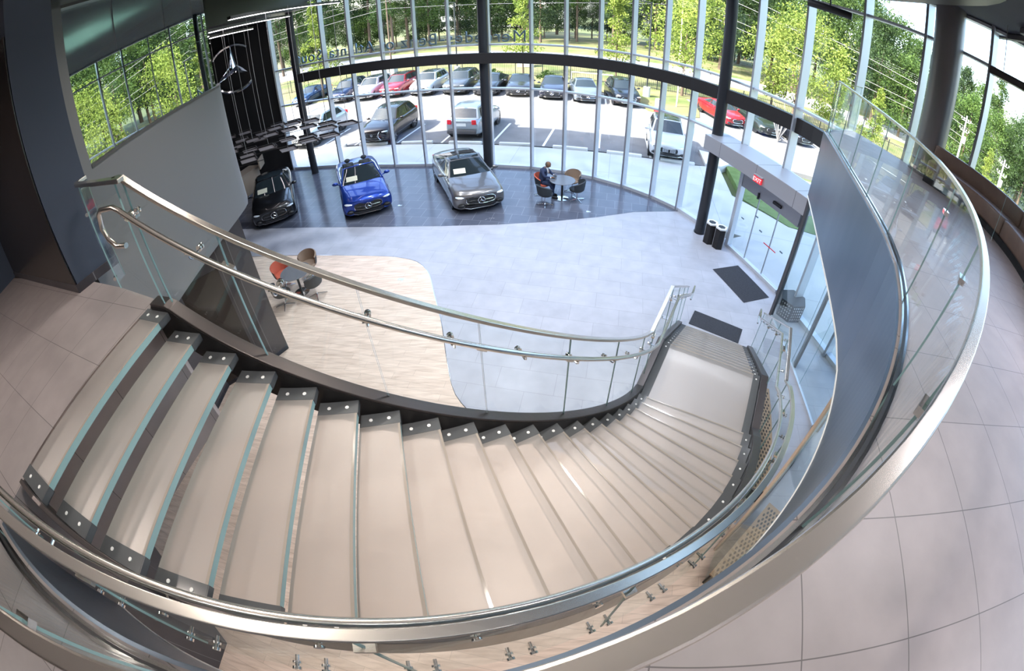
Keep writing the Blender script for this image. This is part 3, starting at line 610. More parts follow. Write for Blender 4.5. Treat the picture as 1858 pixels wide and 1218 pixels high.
# ------------------------------------------------------------ tables and chairs
def chair(name, label, x, y, face, m_in, group):
    """tub chair; face = direction the sitter looks."""
    t = thing(name, label, 'chair', (x, y, 0), face, group)
    # shell: half barrel, open towards +X
    n = 18; vs = []; fs = []
    prof = [(.43, .02), (.47, .12), (.60, .20), (.80, .25)]
    def ring(rr, z, th, a): return (-.02 + (rr - th) * cos(a) * .95, (rr - th) * sin(a) * 1.12, z)
    mb = MB()
    lv = [(.40, .16), (.44, .235), (.60, .262), (.80, .285)]
    for th, mi in ((0, 0), (.035, 1)):
        o = len(mb.v)
        for k in range(n + 1):
            a = radians(75) + radians(210) * k / n; top = 1 - .32 * (abs(k - n / 2) / (n / 2)) ** 2
            for (z, r) in lv: mb.v.append(ring(r, .40 + (z - .40) * top + (.02 if th else 0), th, a))
        for k in range(n):
            for i in range(3): q = o + k * 4 + i; mb.f.append((q, q + 4, q + 5, q + 1)); mb.m.append(mi)
    for k in range(n):
        a = k * 4 + 3; b = (n + 1) * 4 + a; mb.f.append((a, a + 4, b + 4, b)); mb.m.append(1)
    for k in (0, n):
        for i in range(3): a = k * 4 + i; b = (n + 1) * 4 + a; mb.f.append((a, a + 1, b + 1, b)); mb.m.append(1)
    mb.build('shell', [M['dark_fabric'], m_in], t, smooth=True)
    mb = MB().lathe((.02, 0, .38), [(0, 0), (.20, .0), (.245, .03), (.25, .075), (.22, .1), (0, .105)], 24); mb.v = [(a * (1.05 if a > 0 else .95), b * 1.05, z) for a, b, z in mb.v]
    mb.build('seat', m_in, t, smooth=True)
    MB().cyl((0, 0, .05), .022, .34, 12).build('stem', M['chrome'], t, smooth=True)
    for k in range(4):
        a = pi / 4 + k * pi / 2; MB().tube([(0, 0, .075), (.15 * cos(a), .15 * sin(a), .05), (.30 * cos(a), .30 * sin(a), .022)], [.02, .016, .012], 8).build('leg', M['chrome'], t, smooth=True)
    return t
def table(x, y, label):
    t = thing('round_table', label, 'table', (x, y, 0))
    MB().lathe((0, 0, .715), [(0, 0), (.44, 0), (.46, .012), (.455, .022), (0, .022)], 48).build('tabletop', M['table'], t, smooth=True)
    MB().cyl((0, 0, .03), .035, .69, 20).build('stem', M['black'], t, smooth=True)
    MB().lathe((0, 0, 0), [(0, 0), (.24, 0), (.24, .02), (.05, .045), (0, .045)], 40).build('base', M['steel_bright'], t, smooth=True); return t
def ch(x, y, tx, ty, m, label, g, name='tub_chair'): return chair(name, label, x, y, atan2(ty - y, tx - x), m, g)
table(1.90, 14.95, 'round grey pedestal table by the glass wall where a man sits')
ch(1.25, 14.42, 1.9, 14.95, M['dark_fabric'], 'charcoal tub chair at the window table, in front of the seated man', 'chairs at the window table')
ch(2.42, 14.80, 1.8, 15.05, M['dark_fabric'], 'charcoal tub chair at the window table, in front of the taupe chair', 'chairs at the window table')
ch(2.35, 15.60, 1.9, 14.95, M['taupe_fabric'], 'taupe tub chair at the window table, next to the glass wall', 'chairs at the window table')
ch(1.22, 15.32, 1.9, 15.0, M['red_fabric'], 'coral tub chair the man in the navy suit is sitting on', 'chairs at the window table')
table(-5.93, 9.86, 'round grey pedestal table with empty chairs on the oak floor')
ch(-6.60, 10.22, -5.93, 9.86, M['red_fabric'], 'coral tub chair at the table on the oak floor', 'chairs at the oak floor table')
ch(-5.88, 10.66, -5.93, 9.86, M['taupe_fabric'], 'pale taupe tub chair at the far side of the table on the oak floor', 'chairs at the oak floor table')
ch(-5.36, 9.66, -5.93, 9.86, M['dark_fabric'], 'charcoal tub chair at the oak floor table, on the side towards the railing', 'chairs at the oak floor table')
ch(-6.25, 9.28, -5.93, 9.86, M['dark_fabric'], 'charcoal tub chair at the oak floor table, close to the tiled wall', 'chairs at the oak floor table')
# ------------------------------------------------------------ people
def skin_body(name, verts, edges, radii, mats_fn, mats, parent, sub=2, root=0):
    me = bpy.data.meshes.new('b'); me.from_pydata(verts, edges, []); o = bpy.data.objects.new('b', me); COL.objects.link(o)
    sk = o.modifiers.new('k', 'SKIN'); sk.use_smooth_shade = True; sb = o.modifiers.new('s', 'SUBSURF'); sb.levels = sub; sb.render_levels = sub
    for i, r in enumerate(radii):
        d = me.skin_vertices[0].data[i]; d.radius = r if isinstance(r, tuple) else (r, r); d.use_root = (i == root)
    dg = bpy.context.evaluated_depsgraph_get(); dg.update(); m2 = bpy.data.meshes.new_from_object(o.evaluated_get(dg)); bpy.data.objects.remove(o)
    m2.materials.clear()
    for m in mats: m2.materials.append(m)
    for p in m2.polygons: p.use_smooth = True; p.material_index = mats_fn(p.center)
    o = bpy.data.objects.new(name, m2); COL.objects.link(o); o.parent = parent; return o
def head(parent, c, face, m_skin, m_hair, bald=False, r=.105):
    """head with brow, nose, ears; face = heading angle (already local)."""
    mb = MB().sphere((0, 0, 0), r, 20, 16, 0, (1.0, .78, 1.18))
    mb.sphere((r * .12, 0, -r * .55), r * .72, 16, 10, 0, (1.0, .8, .9))
    mb.sphere((r * 1.0, 0, -r * .12), r * .17, 10, 8, 0, (1., .7, 1.4))
    for s in (-1, 1):
        mb.sphere((0, s * r * .8, -r * .08), r * .2, 10, 8, 0, (.7, .35, 1.3)); mb.sphere((r * .84, s * r * .3, r * .08), r * .09, 8, 6, 1)
    mb.sphere((r * .87, 0, -r * .55), r * .2, 10, 6, 2, (.4, 1.2, .28))
    mb.v = [tuple(Vector(c) + Matrix.Rotation(face, 3, 'Z') @ Matrix.Rotation(.45 if bald else .1, 3, 'Y') @ Vector(v)) for v in mb.v]
    mb.build('head', [m_skin, M['black'], M['tail'] if not bald else M['leather']], parent, smooth=True, ang=3)
    mb = MB().sphere((-r * .06, 0, r * .06), r * 1.03, 20, 14, 0, (1.0, .8, 1.16)); Rt = Matrix.Rotation(face, 3, 'Z') @ Matrix.Rotation(.45 if bald else .1, 3, 'Y')
    lim = (lambda v: v[0] < r * .12 and -r * .7 < v[2] < r * .75) if bald else (lambda v: v[0] < r * .55)
    mb.f = [f for f in mb.f if all(lim(mb.v[i]) for i in f)]; mb.m = [0] * len(mb.f); mb.v = [tuple(Vector(c) + Rt @ Vector(v)) for v in mb.v]
    mb.build('hair', m_hair, parent, smooth=True, ang=3)
def hand(parent, w, d, m, up=Vector((0, 0, 1)), grip=.5):
    """palm and five fingers from wrist w along direction d."""
    d = Vector(d).normalized(); side = d.cross(up).normalized(); u = side.cross(d)
    mb = MB(); w = Vector(w); pc = w + d * .05
    mb.tube([w, w + d * .03, w + d * .085], [.022, .036, .034], 8)
    for k, (o, l) in enumerate(((-.03, .062), (-.01, .075), (.01, .07), (.03, .055))):
        b = w + d * .08 + side * o; mb.tube([b, b + d * l * .5 - u * l * .15 * grip, b + d * l * .8 - u * l * .6 * grip, b + d * l * .7 - u * l * .95 * grip], [.010, .0095, .009, .007], 6)
    b = w + d * .03 - side * .03; mb.tube([b, b - side * .03 + d * .03 - u * .01, b - side * .035 + d * .065 - u * .02], [.012, .0105, .008], 6)
    mb.build('hand', m, parent, smooth=True, ang=3)
fa_ = atan2(14.95 - 15.32, 1.9 - 1.22)
man = thing('person', 'person in a navy suit seated in the coral chair, looking at a phone', 'person', (1.24, 15.30, 0), fa_)
V = [(-.02, 0, .53), (-.02, 0, .72), (.05, 0, .93), (.09, 0, 1.04), (.13, 0, 1.12),            # pelvis, waist, chest, neck base, neck
     (.06, .175, 1.0), (.17, .27, .84), (.36, .14, .795),                                    # left arm
     (.06, -.175, 1.0), (.17, -.27, .84), (.36, -.14, .795),                                 # right arm
     (.02, .10, .52), (.38, .13, .54), (.36, .12, .30), (.33, .12, .11),                        # left leg
     (.02, -.10, .52), (.37, -.12, .54), (.44, -.12, .30), (.46, -.12, .11)]
E_ = [(0, 1), (1, 2), (2, 3), (3, 4), (3, 5), (5, 6), (6, 7), (3, 8), (8, 9), (9, 10), (0, 11), (11, 12), (12, 13), (13, 14), (0, 15), (15, 16), (16, 17), (17, 18)]
Rr = [(.15, .13), (.15, .12), (.17, .13), (.10, .09), (.052, .055), .075, .056, .042, .075, .056, .042, .098, .078, .062, .05, .098, .078, .062, .05]
skin_body('body', V, E_, Rr, lambda c_: 1 if c_.z > 1.095 and abs(c_.y) < .062 and c_.x > .05 else 0, [M['suit'], M['skin']], man)
head(man, (.20, 0, 1.23), 0, M['skin'], M['hair'], True, .10)
for s in (-1, 1):
    hand(man, (.37, s * .135, .797), (.75, -s * .62, .06), M['skin'], grip=.7)
    MB().tube([(.345, s * .15, .796), (.375, s * .133, .797)], .036, 12).build('cuff', M['shirt'], man, smooth=True)
    x = .33 if s > 0 else .46
    MB().sphere((x + .07, s * .12, .05), .05, 14, 8, 0, (2.5, .95, .95)).box((x + .07, s * .12, .012), (.23, .085, .022)).build('shoe', M['black'], man, smooth=True)
MB().tube([(.155, 0, 1.11), (.172, 0, 1.03), (.20, 0, .93)], [.045, .05, .03], 10).build('shirt', M['shirt'], man, smooth=True)
MB().tube([(.205, 0, 1.07), (.225, 0, 1.0), (.235, 0, .9)], [.012, .018, .022], 6).build('necktie', M['leather'], man)
ph = MB().box((0, 0, 0), (.075, .15, .009)).build('smartphone', M['black'], bevel=.004); p_ = Matrix.Rotation(fa_, 3, 'Z') @ Vector((.47, 0, .835)); ph.location = (1.24 + p_.x, 15.30 + p_.y, p_.z); ph.rotation_euler = (0, .5, fa_)
tag(ph, 'black smartphone held by the man in the navy suit', 'phone')
wo_ = thing('person', 'person in a white top and red trousers standing beside the white parked car', 'person', (8.85, 20.7, 0), radians(200))
V = [(0, 0, .95), (0, 0, 1.15), (0, 0, 1.36), (.01, 0, 1.46), (.02, 0, 1.52), (0, .18, 1.38), (.05, .24, 1.12), (.2, .2, 1.02), (0, -.18, 1.38), (-.02, -.24, 1.12), (.08, -.25, .88),
     (0, .09, .92), (.08, .10, .5), (.0, .1, .1), (0, -.09, .92), (.0, -.1, .5), (-.12, -.1, .1)]
Rr = [(.15, .12), (.13, .10), (.15, .11), (.08, .07), (.045, .045), .06, .045, .035, .06, .045, .035, .10, .085, .085, .10, .085, .085]
E_ = [(0, 1), (1, 2), (2, 3), (3, 4), (3, 5), (5, 6), (6, 7), (3, 8), (8, 9), (9, 10), (0, 11), (11, 12), (12, 13), (0, 14), (14, 15), (15, 16)]
skin_body('body', V, E_, Rr, lambda c_: 2 if c_.z > 1.47 else (0 if c_.z > .98 else (2 if abs(c_.y) > .2 else 1)), [M['shirt'], M['trousers_red'], M['skin_pale']], wo_)
head(wo_, (.03, 0, 1.62), 0, M['skin_pale'], M['hair'], False, .10)
hand(wo_, (.21, .2, 1.02), (1, 0, 0), M['skin_pale']); hand(wo_, (.08, -.25, .87), (.1, 0, -1), M['skin_pale'], up=Vector((1, 0, 0)))
for x, y in ((.0, .1), (-.12, -.1)): MB().sphere((x + .05, y, .045), .045, 12, 8, 0, (2.4, .9, .9)).build('shoe', M['white'], wo_, smooth=True)
# ------------------------------------------------------------ cars
def paint(name, col, rough=.28, metal=.35): return mat(name, col, rough, metal, coat=1.)
def star(parent, loc, r, name='emblem', nrm=(1, 0, 0)):
    mb = MB(); n = Vector(nrm).normalized(); u = Vector((0, 0, 1)); u = (u - n * u.dot(n)).normalized(); w = n.cross(u); c_ = Vector(loc)
    mb.tube([c_ + (u * cos(2 * pi * k / 32) + w * sin(2 * pi * k / 32)) * r for k in range(32)], r * .085, 8, True)
    for k in range(3):
        a = 2 * pi * k / 3; d = u * cos(a) + w * sin(a); e = n.cross(d)
        vs = [c_ + d * r * .97, c_ + e * r * .2 - d * r * .115, c_ - e * r * .2 - d * r * .115, c_ + n * r * .16, c_ - n * r * .16]
        mb.add(vs, [(0, 1, 3), (0, 3, 2), (0, 4, 1), (0, 2, 4)])
    return mb.build(name, M['chrome'], parent, smooth=True, ang=.5)
def table_interp(T, x):
    for a, b in zip(T, T[1:]):
        if a[0] >= x >= b[0]:
            t = (a[0] - x) / (a[0] - b[0]); t = t * t * (3 - 2 * t); return [lerp(p, q, t) for p, q in zip(a, b)]
    return list(T[-1] if x < T[-1][0] else T[0])
def car(label, x, y, hx, hy, col, kind='sedan', brand='star', roof_black=True, L=4.6, group=None, sc=1., rear_to_us=False, metal=.35, detail=1):
    t = thing('car', label, 'car', (x, y, 0), atan2(hy, hx), group); t.scale = (sc, sc, sc)
    pm = paint('car_paint', col, metal=metal); H = L / 2; suv = kind == 'suv'; dz = .13 if suv else 0
    Wm = .94 if suv else .91
    # x, top z, belt half width, max half width, belt z, bottom z
    if suv: T = [(H, .70, .60, .70, .62, .33), (H - .06, .86, .70, .80, .74, .28), (H - .28, .98, .76, .89, .86, .26), (H - .9, 1.08, .80, Wm, .99, .25), (H - 1.25, 1.13, .82, Wm, 1.05, .25), (0, 1.12, .84, Wm, 1.06, .25), (-H + .75, 1.15, .82, Wm, 1.1, .26), (-H + .2, 1.14, .78, .90, 1.08, .3), (-H + .03, 1.05, .70, .82, .95, .34), (-H, .9, .66, .78, .8, .38)]
    else: T = [(H, .68, .62, .74, .56, .22), (H - .06, .77, .70, .85, .66, .19), (H - .3, .85, .75, .92, .74, .18), (H - .9, .94, .79, Wm, .84, .18), (H - 1.3, .97, .80, Wm, .90, .19), (0, .96, .82, Wm, .92, .19), (-H + 1.0, 1.0, .80, Wm, .96, .2), (-H + .3, 1.0, .74, .87, .94, .24), (-H + .04, .95, .66, .78, .86, .28), (-H, .84, .62, .74, .74, .32)]
    vs = []; fs = []; nst = 22; mb = MB(); xs = [H, H - .03, H - .07] + [H - .07 - (L - .14) * k / (nst - 1) for k in range(1, nst - 1)] + [-H + .07, -H + .03, -H]
    half = lambda r: [(0, r[0 + 1]), (r[2] * .55, r[1] - .006), (r[2] * .9, lerp(r[1], r[4], .35)), (lerp(r[2], r[3], .55), r[4]), (r[3], lerp(r[4], r[5], .38)), (r[3] * .995, lerp(r[4], r[5], .7)), (r[3] * .98, r[5] + .03), (r[3] * .84, r[5])]
    for xx in xs:
        r = table_interp(T, xx); h_ = half(r); bow = .20 * (1 if xx > 0 else .7); e = max(0, (abs(xx) - (H - .35)) / .35)
        for (yy, zz) in h_[::-1]: mb.v.append((xx - math.copysign(bow * e * (yy / .9) ** 2, xx), -yy, zz))
        for (yy, zz) in h_[1:]: mb.v.append((xx - math.copysign(bow * e * (yy / .9) ** 2, xx), yy, zz))
    n = 15
    for i in range(len(xs) - 1):
        for k in range(n - 1): a = i * n + k; mb.f.append((a, a + 1, a + n + 1, a + n)); mb.m.append(0)
    for i in (0, len(xs) - 1): mb.f.append(tuple(i * n + k for k in range(n))); mb.m.append(0)
    # wheel arches carved as dark recess panels
    body = mb.build('body', [pm, M['black']], t, smooth=True, sub=1, ang=3)
    MB().box((0, 0, lerp(.16, .22, suv)), (L - .9, Wm * 1.7, .12)).build('underbody', M['black'], t)
    zc = 1.06 if suv else .93; zr = 1.64 if suv else (1.40 if kind != 'coupe' else 1.37)
    xf0, xf1 = (H - 1.2, H - 1.85) if suv else (H - 1.15, H - 1.95); xr1, xr0 = (-H + .75, -H + .22) if suv else ((-H + 1.75, -H + .62) if kind != 'coupe' else (-H + 1.95, -H + .45))
    wb, wt = (.80, .63) if suv else (.79, .58)
    zb = lambda s: zc + (.02 if s > .5 else 0)
    def front(u, v, e=0.): return (lerp(xf0, xf1, v) - .16 * u * u * (1 - .5 * v) + e * .5, u * lerp(wb, wt, v), lerp(zc - .02, zr - .02, v) - .05 * u * u * v + e)
    def rear(u, v, e=0.): return (lerp(xr0, xr1, v) + .10 * u * u * (1 - v) - e * .5, u * lerp(wb, wt, v), lerp(zc + .04, zr - .03, v) - .05 * u * u * v + e)
    def side(s, v, sg, e=0.):
        a = Vector(front(sg, v)); b = Vector(rear(sg, v)); p = a.lerp(b, s); arch = sin(pi * s) * (.03 if v > .5 else 0); return (p.x, p.y + sg * (e + .04 * sin(pi * s)), p.z + arch * v)
    def roof(s, u, e=0.):
        a = Vector(front(u, 1)); b = Vector(rear(u, 1)); p = a.lerp(b, s); return (p.x, p.y + u * .04 * sin(pi * s), p.z + .05 * sin(pi * s) + e)
    def grid(fn, nu, nv):
        g_ = MB()
        for i in range(nu + 1):
            for j in range(nv + 1): g_.v.append(fn(i / nu, j / nv))
        for i in range(nu):
            for j in range(nv): a = i * (nv + 1) + j; g_.f.append((a, a + 1, a + nv + 2, a + nv + 1)); g_.m.append(0)
        return g_
    if kind != 'cabrio':
        g_ = MB()
        for fn in ((lambda a, b: front(a * 2 - 1, b)), (lambda a, b: rear(a * 2 - 1, b)), (lambda a, b: side(a, b, 1)), (lambda a, b: side(a, b, -1)), (lambda a, b: roof(a, b * 2 - 1))):
            h_ = grid(fn, 8, 6); g_.add(h_.v, h_.f)
        g_.build('cabin', pm, t, smooth=True, ang=.5)
        grid(lambda a, b: front((a * 2 - 1) * .93, .05 + b * .9, .012), 8, 5).build('windshield', M['car_glass'], t, smooth=True)
        grid(lambda a, b: rear((a * 2 - 1) * .88, .12 + b * .76, .012), 8, 4).build('rear_window', M['car_glass'], t, smooth=True)
        for sg in (1, -1):
            for s0, s1 in ((.12, .50), (.53, .88)): grid(lambda a, b: side(lerp(s0, s1, a), .14 + b * .74, sg, .012), 6, 3).build('side_window', M['car_glass'], t, smooth=True)
        if roof_black: grid(lambda a, b: roof(.04 + a * .86, (b * 2 - 1) * .86, .008), 8, 6).build('sunroof', M['car_glass'], t, smooth=True)
        if suv:
            for sg in (1, -1): MB().tube([Vector(roof(s, sg * .93)) + Vector((0, 0, .035)) for s in (.08, .3, .6, .92)], .014, 6).build('roof_rail', M['black'] if roof_black else M['alloy'], t)
    else:
        grid(lambda a, b: front((a * 2 - 1) * .93, .05 + b * .9, .012), 8, 5).build('windshield', M['car_glass'], t, smooth=True)
        fr = MB(); fr.tube([front(-1, k / 5, .01) for k in range(6)] + [front(-1 + k / 4, 1, .01) for k in range(1, 9)] + [front(1, 1 - k / 5, .01) for k in range(1, 6)], .026, 8)
        fr.build('windshield_frame', pm, t, smooth=True)
        xq0, xq1 = xf0 - .25, xr0 + .35
        ck = MB()
        ring = [(xq0, -.60), (xq0 - .1, -.72), (xq0 - .5, -.75), (xq1 + .5, -.74), (xq1 + .08, -.66), (xq1, -.5), (xq1, .5), (xq1 + .08, .66), (xq1 + .5, .74), (xq0 - .5, .75), (xq0 - .1, .72), (xq0, .60)]
        ck.prism(ring, .80, 1.005); ck.build('cockpit', M['black'], t)
        MB().tube([(a, b, 1.01) for a, b in ring], .018, 6, True).build('cockpit_trim', M['chrome'], t)
        for px in (xq0 - .95, xq0 - 1.75):
            for sg in (-1, 1):
                s_ = MB().box((px, sg * .34, 1.03), (.14, .46, .30), 0, 0, 0, -.25); so_ = s_.build('seat_back', M['dark_fabric'], t, bevel=.06)
                MB().sphere((px - .06, sg * .34, 1.26), .10, 12, 8, 0, (.55, 1.2, .9)).build('headrest', M['dark_fabric'], so_, smooth=True)
        MB().tube([(xq0 - .55 + .05 * sin(a_), .34 + .17 * cos(a_), 1.0 + .16 * sin(a_)) for a_ in [2 * pi * k / 20 for k in range(20)]], .014, 6, True).build('steering_wheel', M['black'], t)
    # wheels
    R_ = .365 if suv else .345; ax = H - .88
    for px in (ax, -ax + .04):
        for sg in (1, -1):
            yy = sg * (Wm - .14)
            MB().lathe((px, yy - .005 + sg * .112, R_ + .01), [(0, -.002), (R_ + .045, -.002), (R_ + .045, .002), (0, .002)] if True else [], 28, 0, 'Y').build('wheel_arch', M['black'], t)
            w_ = MB().lathe((px, yy, R_), [(R_ * .62, -.11), (R_ * .96, -.11), (R_, -.08), (R_, .08), (R_ * .96, .125), (R_ * .68, .125)], 28, 0, 'Y').build('wheel', M['rubber'], t, smooth=True)
            r_ = MB().lathe((px, yy, R_), [(0, sg * .08), (R_ * .68, sg * .07), (R_ * .70, sg * .128), (R_ * .64, sg * .128)], 24, 0, 'Y')
            for k in range(5):
                a_ = 2 * pi * k / 5; r_.box((px + R_ * .34 * cos(a_), yy + sg * .118, R_ + R_ * .34 * sin(a_)), (R_ * .66, .02, R_ * .13), 0, 1, 0, -a_)
            r_.build('rim', [M['black'], M['alloy']], w_)
    # mirrors
    for sg in (1, -1):
        m_ = MB().sphere((xf0 - .42, sg * (Wm + .09), zc + .06), .11, 12, 8, 0, (.6, 1.05, .62)).tube([(xf0 - .4, sg * (Wm - .1), zc), (xf0 - .42, sg * (Wm + .03), zc + .03)], .025, 6).build('mirror', pm, t, smooth=True)
    # front
    zf = .60 if suv else .50; fx = H - .015
    for sg in (1, -1):
        MB().sphere((H - .235, sg * .655, zf + (.17 if suv else .125)), .10, 14, 8, 0, (1.75, 1.75, .42)).build('headlight', M['lamp'], t, smooth=True)
        MB().sphere((H - .11, sg * .66, zf - .17), .10, 12, 8, 0, (.7, 1.4, .7)).build('air_intake', M['black'], t, smooth=True)
        MB().box((-H + .06, sg * .64, .98 if suv else .80), (.10, .26 if not suv else .22, .24 if suv else .07), sg * -.22).build('tail_light', M['tail'], t, bevel=.03)
    gm = MB(); gl = []
    wgr = .50 if brand == 'star' else .40
    hh = .125 if brand != 'arrow' else .16
    for k in range(28):
        a_ = 2 * pi * k / 28; yy = wgr * math.copysign(abs(cos(a_)) ** .55, cos(a_)); zz = zf + hh * math.copysign(abs(sin(a_)) ** .6, sin(a_)); gl.append((fx - .13 * (yy / .9) ** 2 + .012 - .05 * max(0, (zz - zf) / hh), yy, zz))
    gm.v = gl; gm.f = [tuple(range(28))]; gm.m = [0]; go = gm.build('grille', M['black'], t)
    MB().tube([(a, b, c_) for a, b, c_ in gl], .011, 6, True).build('grille_frame', M['chrome'] if brand != 'kidney' else M['black'], go)
    if brand == 'star':
        MB().tube([(fx + .02 - .13 * (yy / .9) ** 2, yy, zf) for yy in (-.42, -.12)], .011, 6).build('grille_bar', M['chrome'], go); MB().tube([(fx + .02 - .13 * (yy / .9) ** 2, yy, zf) for yy in (.12, .42)], .011, 6).build('grille_bar', M['chrome'], go)
        star(go, (fx + .04, 0, zf), .115)
    elif brand == 'kidney':
        for sg in (-1, 1):
            mb = MB()
            for k in range(6): mb.box((fx + .02, sg * (.06 + k * .045), zf), (.02, .014, .17))
            mb.build('grille_slat', M['chrome'], go)
    elif brand == 'arrow':
        MB().lathe((fx + .03, 0, zf + .02), [(.045, 0), (.06, 0), (.06, .012), (.045, .012)], 20, 0, 'X').build('emblem', M['chrome'], go)
        MB().tube([(fx + .02, -.48, zf + .2), (fx + .05, -.34, zf - .02), (fx - .0, -.5, zf - .25)], .012, 6).build('grille_edge', M['chrome'], go); MB().tube([(fx + .02, .48, zf + .2), (fx + .05, .34, zf - .02), (fx - .0, .5, zf - .25)], .012, 6).build('grille_edge', M['chrome'], go)
    lo = MB(); lo.prism([(fx - .10, -.55), (fx + .02, -.38), (fx + .022, .38), (fx - .10, .55), (fx - .3, 0)], zf - .25, zf - .16).build('lower_intake', M['black'], t)
    MB().tube([(fx - .09, -.55, zf - .26), (fx + .03, -.40, zf - .265), (fx + .035, .40, zf - .265), (fx - .09, .55, zf - .26)], .012, 6).build('bumper_trim', M['chrome'], t)
    if rear_to_us:
        MB().box((-H - .0, 0, .86), (.02, .5, .15)).build('license_plate', M['white'], t)
        MB().box((-H + .0, 0, .48), (.14, 1.5, .2), 0).build('rear_bumper', M['panel_grey'], t, bevel=.04)
    if detail > 1:
        c_ = Vector(front(.48, .30, .02)); MB().box((c_.x - .02, c_.y * -1, c_.z + .02), (.012, .42, .22), -.12, 0, 0, -.95).build('price_card', M['card'], t)
    return t
BL = (.012, .05, .33)
car('glossy black car with chrome grille parked against the black wall in the showroom', -9.70, 16.3, .43, -.90, (.006, .006, .007), 'sedan', detail=2, metal=0., L=4.55, roof_black=True)
car('bright blue convertible with open top in the showroom', -5.66, 16.15, .38, -.925, BL, 'cabrio', detail=2, L=4.4, metal=.55)
car('grey coupe with dark glass roof in the showroom next to the slim column', -1.6, 16.05, .32, -.947, (.22, .21, .205), 'coupe', detail=2, L=4.45, metal=.7)
RW = (-.25, -.968)
def rowcar(fx, fy, col, kind, label, hx=RW[0], hy=RW[1], **k):
    l = hypot(hx, hy); hx /= l; hy /= l; L = k.get('L', 4.5); car(label, fx - hx * L / 2, fy - hy * L / 2, hx, hy, col, kind, group='cars parked along the fence', **k)
rowcar(-17.6, 37.3, (.012, .045, .13), 'sedan', 'blue car at the end of the fence row, partly behind the slim column')
rowcar(-13.35, 35.25, (.005, .012, .05), 'suv', 'navy blue sport utility car parked in the row along the fence')
rowcar(-11.05, 34.75, (.62, .58, .60), 'suv', 'pale silver sport utility car parked between the navy and the red one')
rowcar(-8.75, 34.4, (.26, .006, .016), 'suv', 'red sport utility car parked in the row along the fence')
rowcar(-6.3, 33.85, (.6, .61, .63), 'suv', 'white sport utility car parked next to the red one in the fence row')
rowcar(-3.75, 33.2, (.07, .08, .09), 'suv', 'grey sport utility car parked next to the white one in the fence row')
rowcar(-1.5, 32.4, (.012, .014, .018), 'sedan', 'dark sedan parked behind the middle column in the fence row')
rowcar(.85, 31.75, (.022, .024, .03), 'coupe', 'dark grey coupe with a black top parked in the fence row', -.12, -.99)
rowcar(3.05, 30.75, (.018, .02, .038), 'sedan', 'dark blue grey sedan third from the planter in the fence row', -.15, -.99)
rowcar(5.35, 29.95, (.14, .165, .20), 'sedan', 'silver blue sedan second from the planter in the fence row', -.03, -1.)
rowcar(7.95, 29.3, (.006, .007, .01), 'suv', 'black car with a white card in its windscreen parked beside the planter', .0, -1., L=4.3)
car('white coupe parked outside behind the hanging light cluster', -11.15, 25.9, -.30, -.95, (.62, .63, .65), 'suv', 'star', roof_black=False, L=4.4)
car('dark brown sport utility car parked facing the glass wall', -6.3, 24.45, -.247, -.969, (.022, .014, .013), 'suv', 'arrow', L=4.3)
car('silver hatchback parked with its rear towards the glass wall', -1.62, 24.05, .27, .963, (.36, .39, .41), 'suv', 'none', roof_black=False, L=4.2, rear_to_us=True)
car('white sport utility car with black kidney grille parked near the entrance', 7.75, 21.1, -.25, -.968, (.62, .63, .65), 'suv', 'kidney', L=4.2)
car('red car parked beyond the entrance, next to the lawn', 14.55, 29.2, .12, -.99, (.35, .008, .016), 'sedan', 'none', roof_black=False)
car('dark green car parked between the red one and the small bare tree', 16.9, 28.3, .05, -1., (.02, .03, .025), 'sedan', 'none')
car('dark grey car parked behind the small bare tree', 19.3, 27.6, .1, -1., (.015, .017, .024), 'sedan', 'none')
# ------------------------------------------------------------ emblem, hanging cluster, line lights
wx, wy = -12.62, 20.02
t = thing('star_emblem', 'large chrome three-pointed star in a ring hanging before the black wall', 'emblem', (wx, wy, 6.12))
star(t, (0, 0, 0), 1.22, 'ring_and_star', (.42, -.9, .0))
MB().tube([(0, 0, 1.22), (0, 0, ROOF - 6.12)], .012, 6).build('hanging_rod', M['wire'], t)
hc = thing('hanging_light_cluster', 'cluster of small dark parallelogram panels hung on thin rods above the black car', 'light', (-7.25, 12.5, 3.72))
e1 = Vector((.965, .262, 0)); e2 = Vector((.60, -.80, 0))
lay = [(0, 4), (0, 6), (-.6, 7), (-1.0, 7), (-.8, 6), (-.5, 3)]
rods = []
random.seed(3)
for r, (s0, cnt) in enumerate([(0, 5), (-.4, 6), (-.9, 7), (-1.3, 8), (-1.6, 7), (-1.7, 3)]):
    for k in range(cnt):
        p = Vector((-2.6, 1.9, 0)) + e2 * (r * .88) + e1 * ((s0 + k) * .64); z = random.choice((0, .12, -.1, .05))
        mb = MB(); a = e1 * .24; b = e2 * .22
        c4 = [p - a - b, p + a - b, p + a + b, p - a + b]
        mb.prism([(v.x, v.y) for v in c4], z, z + .02); o = mb.build('panel', M['panel_grey'], hc)
        MB().sweep([Vector((c4[0].x, c4[0].y, z + .02)), Vector((c4[1].x, c4[1].y, z + .02)), Vector((c4[2].x, c4[2].y, z + .02))], -.015, .015, 0, .05).build('lip', M['black_steel'], o)
        MB().box((p.x, p.y, z - .004), (.24, .16, .006), .25).build('diffuser', M['ceil_pale'], o)
        if (k + r) % 2 == 0: rods.append(p + Vector((0, 0, z)))
    q0 = Vector((-2.6, 1.9, .03)) + e2 * (r * .88) + e1 * ((s0 - .3) * .64); q1 = q0 + e1 * (cnt * .64)
    MB().tube([q0, q1], .012, 5).build('bar', M['black_steel'], hc)
for p in rods: MB().tube([p, (p.x, p.y, 8.0 - 3.72)], .007, 5).build('rod', M['wire'], hc)
